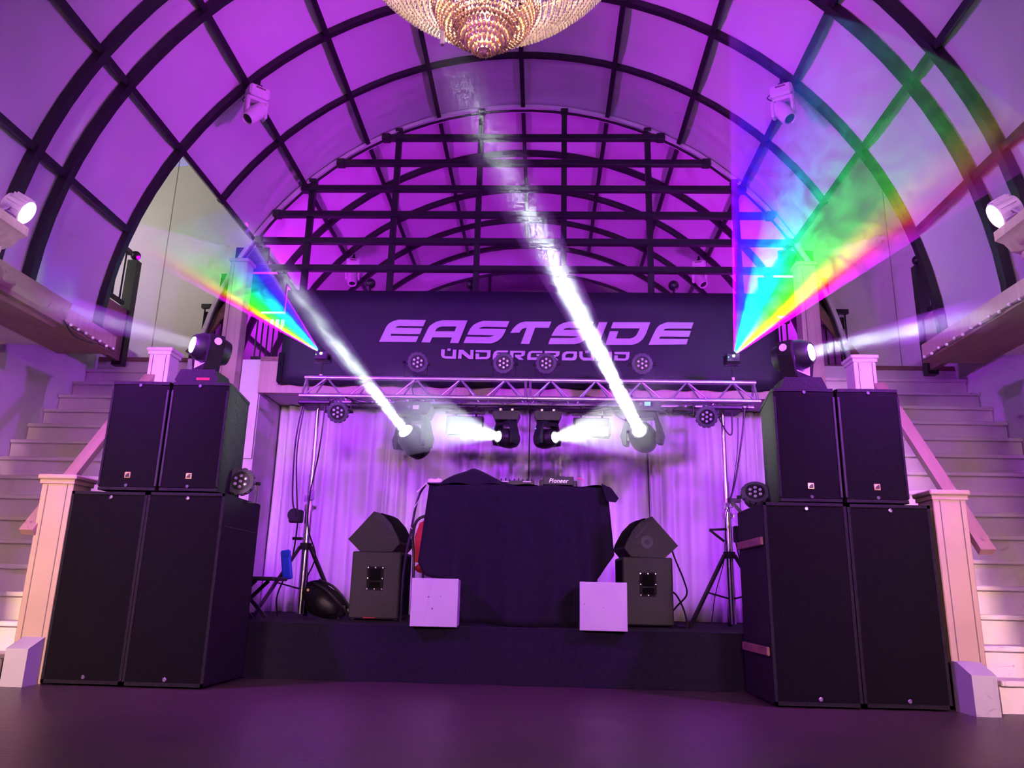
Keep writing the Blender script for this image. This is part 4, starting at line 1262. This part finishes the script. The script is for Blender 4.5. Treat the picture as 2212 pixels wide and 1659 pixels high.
# ------------------------------------------------------------------ monitors on cabinets
for s, w, x in ((-1, 'left', -1.175), (1, 'right', 1.222)):
    t = thing('speaker_cabinet', 'black square speaker cabinet with a recessed handle, %s of the booth' % w, 'speaker', (x, 7.05, 0.405), s * 0.05, 'monitor cabinets')
    MB().b2(-0.22, 0.22, 0.0, 0.46, 0.012, 0.585, 0.01).build('cabinet', M_MONITOR, t)
    hp = MB().b2(-0.075, 0.075, -0.006, 0.004, 0.25, 0.455, 0.004).build('handle_plate', M_BLACKBOX, t)
    MB().b2(-0.05, 0.05, -0.009, -0.004, 0.335, 0.435).build('handle_recess', M_GRILLE, hp)
    MB().b2(-0.05, 0.05, -0.009, -0.004, 0.27, 0.320).build('handle_recess', M_GRILLE, hp)
    MB().cyl((-0.05, -0.012, 0.327), (0.05, -0.012, 0.327), 0.008, n=8).build('grip', M_PLASTIC, hp)
    for bx in (-0.066, 0, 0.066):
        for bz in (0.262, 0.445):
            MB().cyl((bx, -0.006, bz), (bx, -0.011, bz), 0.006, n=8).build('screw', M_CHROME, hp)
    for bx in (-0.066, 0.066):
        MB().cyl((bx, -0.006, 0.353), (bx, -0.011, 0.353), 0.006, n=8).build('screw', M_CHROME, hp)
    for fx in (-0.19, 0.19):
        for fy in (0.03, 0.42):
            MB().cyl((fx, fy, 0), (fx, fy, 0.013), 0.018, n=8).build('foot', M_PLASTIC, t)
    MB().b2(s * -0.222, s * -0.214, 0.03, 0.43, 0.04, 0.56).build('grille', M_GRILLE, t)
    if s < 0:
        MB().box((-0.03, -0.01, 0.018), (0.11, 0.012, 0.01), None, 0.003).build('red_tag', M_RED, t)

    # wedge monitor lying on the cabinet, its side towards us
    t = thing('wedge_monitor', 'black wedge monitor lying on the %s speaker cabinet' % w, 'speaker', (x, 7.06, 0.992), s * 0.16, 'wedge monitors')
    prof = [(-0.165, 0.0), (-0.285, 0.105), (-0.055, 0.355), (0.13, 0.205), (0.205, 0.075), (0.145, 0.0)]
    curve = [(-0.165, 0.0), (-0.285, 0.105), (-0.055, 0.355), (0.04, 0.315), (0.12, 0.235), (0.185, 0.12), (0.205, 0.070), (0.145, 0.0)]
    MB().prism([(u if s < 0 else -u, v) for u, v in curve], lambda u, v, t_: (u, t_, v), 0.0, 0.40).build('cabinet', M_MONITOR, t)
    gu = [(0.0, 0.343), (0.05, 0.318), (0.128, 0.238), (0.193, 0.122), (0.205, 0.085), (0.17, 0.10), (0.10, 0.21), (0.03, 0.29)]
    MB().prism([(u if s < 0 else -u, v) for u, v in gu], lambda u, v, t_: (u * 1.01, t_, v * 1.005), 0.03, 0.37).build('grille', M_GRILLE, t)
    hs = Matrix.Rotation(R_(-52 if s < 0 else 52), 3, 'Y')
    hx = 0.055 if s < 0 else -0.055
    MB().box((hx, 0.0, 0.215), (0.15, 0.006, 0.03), Matrix.Rotation(R_(50 if s < 0 else -50), 3, 'Y'), 0.002).build('handle_slot', M_STEEL, t)
    if s > 0:
        MB().lathe([(0.057, 0), (0.057, 0.006), (0.02, 0.006), (0.018, 0.001)], (0.0, 0.0, 0.13), (0, -1, 0), 22).build('pole_socket', M_GREYPLASTIC, t)
        MB().cyl((0, -0.004, 0.13), (0, -0.008, 0.13), 0.018, n=14).build('socket_hole', M_STEEL, t)
        MB().cyl((0.055, 0.0, 0.075), (0.055, -0.005, 0.075), 0.008, n=10).build('screw', M_STEEL, t)

# ------------------------------------------------------------------ draped booth
t = thing('booth_table', 'black trestle table hidden under the black booth cloth', 'table', (0.088, 6.79, 0.405))
MB().b2(-0.69, 0.69, -0.24, 0.30, 1.05, 1.085).build('table_top', M_PLASTIC, t)
for sx in (-1, 1):
    for yy in (-0.22, 0.26):
        MB().b2(sx * 0.64 - 0.02, sx * 0.64 + 0.02, yy - 0.02, yy + 0.02, 0, 1.05).build('leg', M_WHITELAMP if sx < 0 else M_PLASTIC, t)
    MB().b2(sx * 0.64 - 0.012, sx * 0.64 + 0.012, -0.24, 0.26, 0.3, 0.33).build('stretcher', M_PLASTIC, t)

cl = thing('booth_cloth', 'large black cloth draped over the booth between the two white boxes', 'cloth', (0.088, 6.42, 0.41))
cl.scale = (1.04, 1.0, 1.03)


def hem(u):
    pts = [(0.0, 0.46), (0.05, 0.36), (0.10, 0.35), (0.20, 0.33), (0.24, 0.02), (0.5, 0.004), (0.80, 0.01), (0.84, 0.16), (0.90, 0.36), (0.95, 0.46), (1.0, 0.55)]
    for (a, za), (b, zb) in zip(pts, pts[1:]):
        if a <= u <= b:
            return za + (zb - za) * (u - a) / (b - a)
    return pts[-1][1]


NU, NV = 90, 20
vs_, fs = [], []
for i in range(NU + 1):
    u = i / NU
    zb = hem(u)
    for j in range(NV + 1):
        v = j / NV                                  # 0 top, 1 hem
        z = 1.085 - 0.012 * abs(math.sin(u * 9)) + (zb - 1.085) * v
        drop = 1.085 - z
        xt = -0.715 + 1.43 * u
        flare = 1 + 0.085 * min(1, drop / 0.7)
        x = xt * flare
        fold = 0.022 * math.sin(u * 31 + 1.5 * math.sin(u * 7)) * min(1, drop / 0.5) + 0.03 * math.sin(u * 11 + 0.6) * min(1, drop / 0.8)
        edge = 0.06 * (abs(2 * u - 1) ** 8)
        vs_.append((x, 0.02 - fold - 0.03 * min(1, drop / 0.6) + edge, z))
for i in range(NU):
    for j in range(NV):
        k = i * (NV + 1) + j
        fs.append((k, k + NV + 1, k + NV + 2, k + 1))
o = MB().add(vs_, fs).build('front_drape', M_CLOTH, cl, 70)
sm = o.modifiers.new('cloth', 'SOLIDIFY')
sm.thickness = 0.005
# cloth on the table top, humped over the gear on the left
vs_, fs = [], []
NU, NV = 60, 14
for i in range(NU + 1):
    u = i / NU
    x = -0.715 + 1.43 * u
    for j in range(NV + 1):
        v = j / NV
        hump = 0.165 * max(0, 1 - abs((x + 0.37) / 0.30)) ** 0.8 if x < -0.37 else 0.165 * max(0, 1 - ((x + 0.37) / 0.42)) ** 1.3
        env = math.sin(math.pi * min(1, v * 1.25)) if v < 0.8 else 0.0
        rip = 0.008 * math.sin(x * 23 + v * 5)
        vs_.append((x * (1 + 0.02 * (1 - v)), 0.02 + 0.58 * v, 1.083 + hump * env ** 0.6 + rip * (1 - v)))
for i in range(NU):
    for j in range(NV):
        k = i * (NV + 1) + j
        fs.append((k, k + NV + 1, k + NV + 2, k + 1))
MB().add(vs_, fs).build('top_drape', M_CLOTH, cl, 60)
# turned-back corner on the right
MB().add([(0.66, 0.0, 1.10), (0.74, 0.02, 1.07), (0.80, 0.03, 0.99), (0.775, 0.03, 0.955), (0.70, 0.0, 0.96), (0.66, 0.02, 1.10)][:5] + [(0.70, 0.10, 1.08)],
         [(0, 1, 2, 3, 4), (0, 5, 1), (1, 5, 2), (2, 5, 3), (3, 5, 4), (4, 5, 0)]).build('folded_corner', M_CLOTH, cl)

t = thing('media_player', 'black media player with its brand name lit on the raised rear panel', 'player', (0.425, 6.60, 1.535))
MB().b2(-0.16, 0.16, 0.0, 0.36, 0, 0.055, 0.006).build('body', M_PLASTIC, t)
MB().box((0, -0.008, 0.05), (0.26, 0.012, 0.075), Matrix.Rotation(R_(-8), 3, 'X'), 0.004).build('rear_panel', M_STEEL, t)
fc = bpy.data.curves.new('logo', 'FONT')
fc.body = 'Pioneer'
fc.size = 0.052
fc.extrude = 0.001
fc.shear = 0.25
fc.align_x = 'CENTER'
fc.align_y = 'CENTER'
fo = bpy.data.objects.new('tmp', fc)
me = bpy.data.meshes.new_from_object(fo)
bpy.data.objects.remove(fo)
me.materials.clear()
me.materials.append(mat('logo_print', (0.85, 0.8, 0.85), 0.4, var=0.02, emit=(0.9, 0.7, 1.0), estr=0.6))
for v in me.vertices:
    v.co = Vector((v.co.x, v.co.z, v.co.y))
link('logo', me, t, (0.0, -0.0165, 0.048))
MB().tube(bez([(0.15, 0.0, 0.075), (0.18, 0.0, 0.07), (0.205, 0.0, 0.072), (0.215, 0.0, 0.03)]), 0.006).build('pink_lead', mat('pink_lead', (0.7, 0.12, 0.3), 0.4), t)

t = thing('mixer', 'flat black mixer with small knobs on the middle of the booth', 'mixer', (0.05, 6.61, 1.535))
MB().b2(-0.17, 0.17, 0.0, 0.36, 0, 0.05, 0.005).build('body', M_PLASTIC, t)
for k in range(9):
    hh = 0.055 + 0.016 * ((k * 7) % 3) / 2
    MB().cyl((-0.15 + k * 0.037, 0.05 + 0.03 * (k % 3), 0.045), (-0.15 + k * 0.037, 0.05 + 0.03 * (k % 3), hh + 0.012), 0.006, n=8).build('knob', M_PLASTIC, t)
for x in (-0.08, 0.11):
    MB().box((x, -0.004, 0.04), (0.07, 0.008, 0.008)).build('light_strip', M_WHITELAMP, t)
o = MB().box((0, 0, 0), (0.12, 0.05, 0.035), None, 0.008).cyl((-0.03, 0, 0.018), (-0.03, 0, 0.026), 0.014, n=10).cyl((0.03, 0, 0.018), (0.03, 0, 0.026), 0.014, n=10).build('power_strip', M_WHITELAMP)
o.location = (-0.61, 6.50, 1.55)
tag(o, 'small white power socket block on the left corner of the booth', 'socket')
cable([(-0.66, 6.49, 1.55), (-0.735, 6.47, 1.47), (-0.75, 6.47, 1.45)], 'white lead hanging off the left corner of the booth', 0.006, M_WHITELAMP)
cable([(-0.69, 6.50, 1.52), (-0.745, 6.49, 1.40), (-0.79, 6.49, 1.12), (-0.83, 6.49, 0.8), (-0.83, 6.49, 0.42)], 'black cable falling along the left side of the booth', 0.011)
cable([(-0.73, 6.47, 1.39), (-0.79, 6.47, 1.28), (-0.805, 6.47, 1.19), (-0.775, 6.47, 1.15)], 'thin pale wire dangling by the left side of the booth', 0.003, M_WHITELAMP)

# red chair behind the booth
t = thing('banquet_chair', 'red upholstered chair with black frame half hidden behind the booth', 'chair', (-0.632, 7.31, 0.405), R_(180))
MB().box((0, 0.02, 0.45), (0.42, 0.42, 0.07), None, 0.03).build('seat', M_RED, t)
MB().prism([(-0.20, 0.50), (0.20, 0.50), (0.21, 0.72), (0.17, 0.84), (0.10, 0.88), (-0.10, 0.88), (-0.17, 0.84), (-0.21, 0.72)], lambda u, v, t_: (u, t_ + (v - 0.5) * 0.12, v), 0.20, 0.25).build('backrest', M_RED, t)
MB().tube(bez([(-0.21, 0.22, 0.0), (-0.215, 0.22, 0.5), (-0.23, 0.25, 0.74), (-0.18, 0.27, 0.88), (0, 0.275, 0.92), (0.18, 0.27, 0.88), (0.23, 0.25, 0.74), (0.215, 0.22, 0.5), (0.21, 0.22, 0.0)]), 0.013).build('back_frame', M_STEEL, t)
for sx in (-1, 1):
    MB().cyl((sx * 0.19, -0.17, 0), (sx * 0.18, -0.15, 0.42), 0.012, n=10).build('leg', M_STEEL, t)

# white boxes on the stage edge


def white_box(x, label):
    t = thing('white_box', label, 'box', (x, 6.04, 0.402), 0.045 if x < 0 else -0.045, 'white boxes on the stage edge')
    w = 0.352
    MB().b2(-w / 2, w / 2, 0, 0.016, 0, w - 0.002, 0.003).build('front_board', M_WHITEBOX, t)
    for sx in (-1, 1):
        MB().b2(sx * (w / 2 - 0.003), sx * (w / 2 - 0.019), 0.018, w, 0.002, w - 0.006, 0.002).build('side_board', M_WHITEBOX, t)
    MB().b2(-w / 2 + 0.02, w / 2 - 0.02, 0.018, w, w - 0.022, w - 0.006, 0.002).build('top_board', M_WHITEBOX, t)
    MB().b2(-w / 2 + 0.02, w / 2 - 0.02, 0.018, w, 0.002, 0.018, 0.002).build('bottom_board', M_WHITEBOX, t)
    return t


b1 = white_box(-0.508, 'white square box on the stage edge, left of the draped booth')
b2_ = white_box(0.755, 'white square box on the stage edge, right of the draped booth')
for bx, spots in ((b1, ((-0.045, 0.215, 0.006), (-0.013, 0.13, 0.007), (0.045, 0.22, 0.004))), (b2_, ((-0.14, 0.19, 0.004), (0.0, 0.165, 0.003)))):
    for sx, sz, r in spots:
        MB().cyl((sx, -0.0006, sz), (sx, 0.002, sz), r, n=8).build('chip', M_GROOVE, bx)

# folding table, bag and odds on the left of the stage
t = thing('folding_table', 'small black folding table with crossed legs behind the left stack', 'table', (-2.20, 6.70, 0.405))
MB().box((0, 0.1, 0.325), (0.52, 0.40, 0.03), None, 0.006).build('table_top', M_PLASTIC, t)
for y in (-0.06, 0.26):
    MB().bar((-0.20, y, 0.0), (0.10, y + 0.02, 0.31), 0.022, 0.03).build('leg', M_PLASTIC, t)
    MB().bar((0.10, y + 0.03, 0.0), (-0.20, y + 0.03, 0.31), 0.022, 0.03).build('leg', M_PLASTIC, t)
o = MB().lathe([(0.02, 0), (0.10, 0.005), (0.105, 0.07), (0.08, 0.12), (0.03, 0.135), (0.0005, 0.136)], (0, 0, 0), (0, 0, 1), 20).box((0.06, -0.05, 0.03), (0.10, 0.08, 0.05), None, 0.01).build('equipment_bag', M_CLOTH)
o.location = (-2.30, 6.78, 0.747)
tag(o, 'small dark rounded pouch on the folding table', 'bag')

t = thing('backpack', 'slouching dark backpack with straps leaning beside the left stand', 'bag', (-1.64, 7.15, 0.405), R_(10))
bm = bmesh.new()
bmesh.ops.create_uvsphere(bm, u_segments=24, v_segments=14, radius=1.0)
vs_ = []
for v in bm.verts:
    x, y, z = v.co
    sx = abs(x) ** 0.75 * (1 if x > 0 else -1)
    sz = abs(z) ** 0.7 * (1 if z > 0 else -1)
    yy = abs(y) ** 0.8 * (1 if y > 0 else -1)
    X = 0.19 * sx * (1 - 0.28 * max(0, sz)) - 0.06 * sz + 0.012 * math.sin(9 * z + 4 * x)
    Z = 0.165 + 0.165 * sz - 0.07 * max(0, sx) * max(0, sz)
    vs_.append((X, 0.11 * yy + 0.008 * math.sin(11 * x + 5 * z), max(0.0, Z)))
fs = [tuple(v.index for v in f.verts) for f in bm.faces]
bm.free()
MB().add(vs_, fs).build('body', M_CLOTH, t, 70)
MB().add([(0.62 * x + 0.02, -0.045 + 0.85 * y, 0.02 + 0.62 * z) for x, y, z in vs_], fs).build('front_pocket', M_PLASTIC, t, 70)
MB().tube(bez([(-0.10, -0.09, 0.30), (0.02, -0.13, 0.24), (0.12, -0.13, 0.15), (0.20, -0.10, 0.07), (0.24, -0.06, 0.02)]), 0.014).build('strap', M_PLASTIC, t)
MB().tube(bez([(-0.06, 0.0, 0.33), (0.08, -0.06, 0.27), (0.20, -0.06, 0.14), (0.27, -0.02, 0.015)]), 0.012).build('strap', M_PLASTIC, t)
MB().box((0.18, -0.115, 0.10), (0.03, 0.012, 0.03), None, 0.004).build('buckle', M_GREYPLASTIC, t)
MB().lathe([(0.010, 0), (0.012, 0.004), (0.010, 0.008)], (-0.14, -0.085, 0.24), (0, -1, 0), 12).build('ring', M_GOLD, t)

# ------------------------------------------------------------------ chandelier
CH = Vector((0.0, 3.02, 3.0))
ch = thing('chandelier', 'large crystal basket chandelier with a pointed centre coloured by warm bulb light', 'chandelier', CH)


def bead_mesh(mb, c, r, out, stretch=1.35):
    up = Vector((0, 0, 1))
    t_ = Vector((-out.y, out.x, 0))
    p = [c + up * r * stretch, c - up * r * stretch, c + out * r, c - out * r, c + t_ * r, c - t_ * r]
    mb.add(p, [(0, 2, 4), (0, 4, 3), (0, 3, 5), (0, 5, 2), (1, 4, 2), (1, 3, 4), (1, 5, 3), (1, 2, 5)])


def basket(name, prof, step, r, m, parent):
    mb = MB()
    P = bez([(a, 0, b) for a, b in prof], 12)
    acc, last = step, P[0]
    k = 0
    for p in P:
        acc += (p - last).length
        last = p
        if acc < step:
            continue
        acc = 0
        n = max(3, int(2 * math.pi * p.x / (r * 2.15)))
        for i in range(n):
            a = 2 * math.pi * (i + 0.5 * (k % 2)) / n
            o_ = Vector((math.cos(a), math.sin(a), 0))
            bead_mesh(mb, Vector((p.x * o_.x, p.x * o_.y, p.z)), r, o_)
        k += 1
    me = bpy.data.meshes.new(name)
    me.from_pydata(mb.v, [], mb.f)
    me.materials.append(m)
    o = link(name, me, parent)
    o['kind'] = 'stuff'
    return o


basket('outer_basket', [(0.20, 0.225), (0.38, 0.345), (0.56, 0.50), (0.70, 0.68), (0.80, 0.92)], 0.021, 0.0095, M_CRYSTAL, ch)
basket('upper_basket', [(0.80, 0.95), (0.65, 1.06), (0.42, 1.20), (0.26, 1.36), (0.14, 1.6)], 0.03, 0.013, M_CRYSTAL, ch)
basket('inner_basket', [(0.13, 0.12), (0.185, 0.16), (0.23, 0.23), (0.255, 0.33), (0.25, 0.45)], 0.018, 0.0085, M_WARMLIT, ch)
# hanging drops of the pointed centre: each its own piece
mb = MB()
mb.lathe([(0.0006, -0.024), (0.0085, -0.010), (0.0105, 0.0), (0.006, 0.012), (0.0006, 0.018)], (0, 0, 0), (0, 0, 1), 8, False)
drop = mb.data('crystal_drop', M_WARMLIT, 20)
for k, (rr, zz) in enumerate(((0.016, 0.030), (0.040, 0.042), (0.060, 0.062), (0.082, 0.080), (0.098, 0.102), (0.115, 0.125), (0.128, 0.150), (0.137, 0.178), (0.146, 0.208))):
    n = max(5, int(2 * math.pi * rr / 0.021))
    for i in range(n):
        a = 2 * math.pi * (i + 0.5 * (k % 2)) / n
        link('crystal_drop', drop, ch, (rr * math.cos(a), rr * math.sin(a), zz))
MB().lathe([(0.0006, 0.012), (0.024, 0.020), (0.030, 0.032), (0.024, 0.044), (0.0006, 0.046)], (0, 0, 0), (0, 0, 1), 16, False).build('bottom_boss', M_WARMLIT, ch)
for rr, zz in ((0.075, 0.115), (0.115, 0.17), (0.24, 0.30), (0.56, 0.51), (0.80, 0.93)):
    MB().tube([(rr * math.cos(2 * math.pi * k / 40), rr * math.sin(2 * math.pi * k / 40), zz) for k in range(40)], 0.005, 6, True).build('hoop', M_GOLD, ch)
MB().box((-0.20, 0.05, 0.155), (0.022, 0.022, 0.10), None, 0.004).build('loose_pendant', M_CRYSTAL, ch)
MB().cyl((0, 0, 0.25), (0, 0, 3.33), 0.014, n=10).lathe([(0.12, 3.33), (0.10, 3.38), (0.03, 3.40)], (0, 0, 0), (0, 0, 1), 20).build('stem', M_GOLD, ch)
for k in range(10):
    a = 2 * math.pi * k / 10
    MB().lathe([(0.004, -0.03), (0.014, -0.005), (0.010, 0.02), (0.002, 0.045)], (0.40 * math.cos(a), 0.40 * math.sin(a), 0.80), (0, 0, 1), 8).build('bulb', M_BULB, ch)
for k in range(5):
    a = 2 * math.pi * k / 5 + 0.3
    MB().lathe([(0.004, -0.03), (0.014, -0.005), (0.010, 0.02), (0.002, 0.045)], (0.09 * math.cos(a), 0.09 * math.sin(a), 0.30), (0, 0, 1), 8).build('bulb', M_BULB, ch)
light('chandelier_light', 'POINT', CH + Vector((0, 0, 0.28)), 34, WARM, radius=0.05)
light('chandelier_light', 'POINT', CH + Vector((0, 0, 0.85)), 45, WARM, radius=0.3)
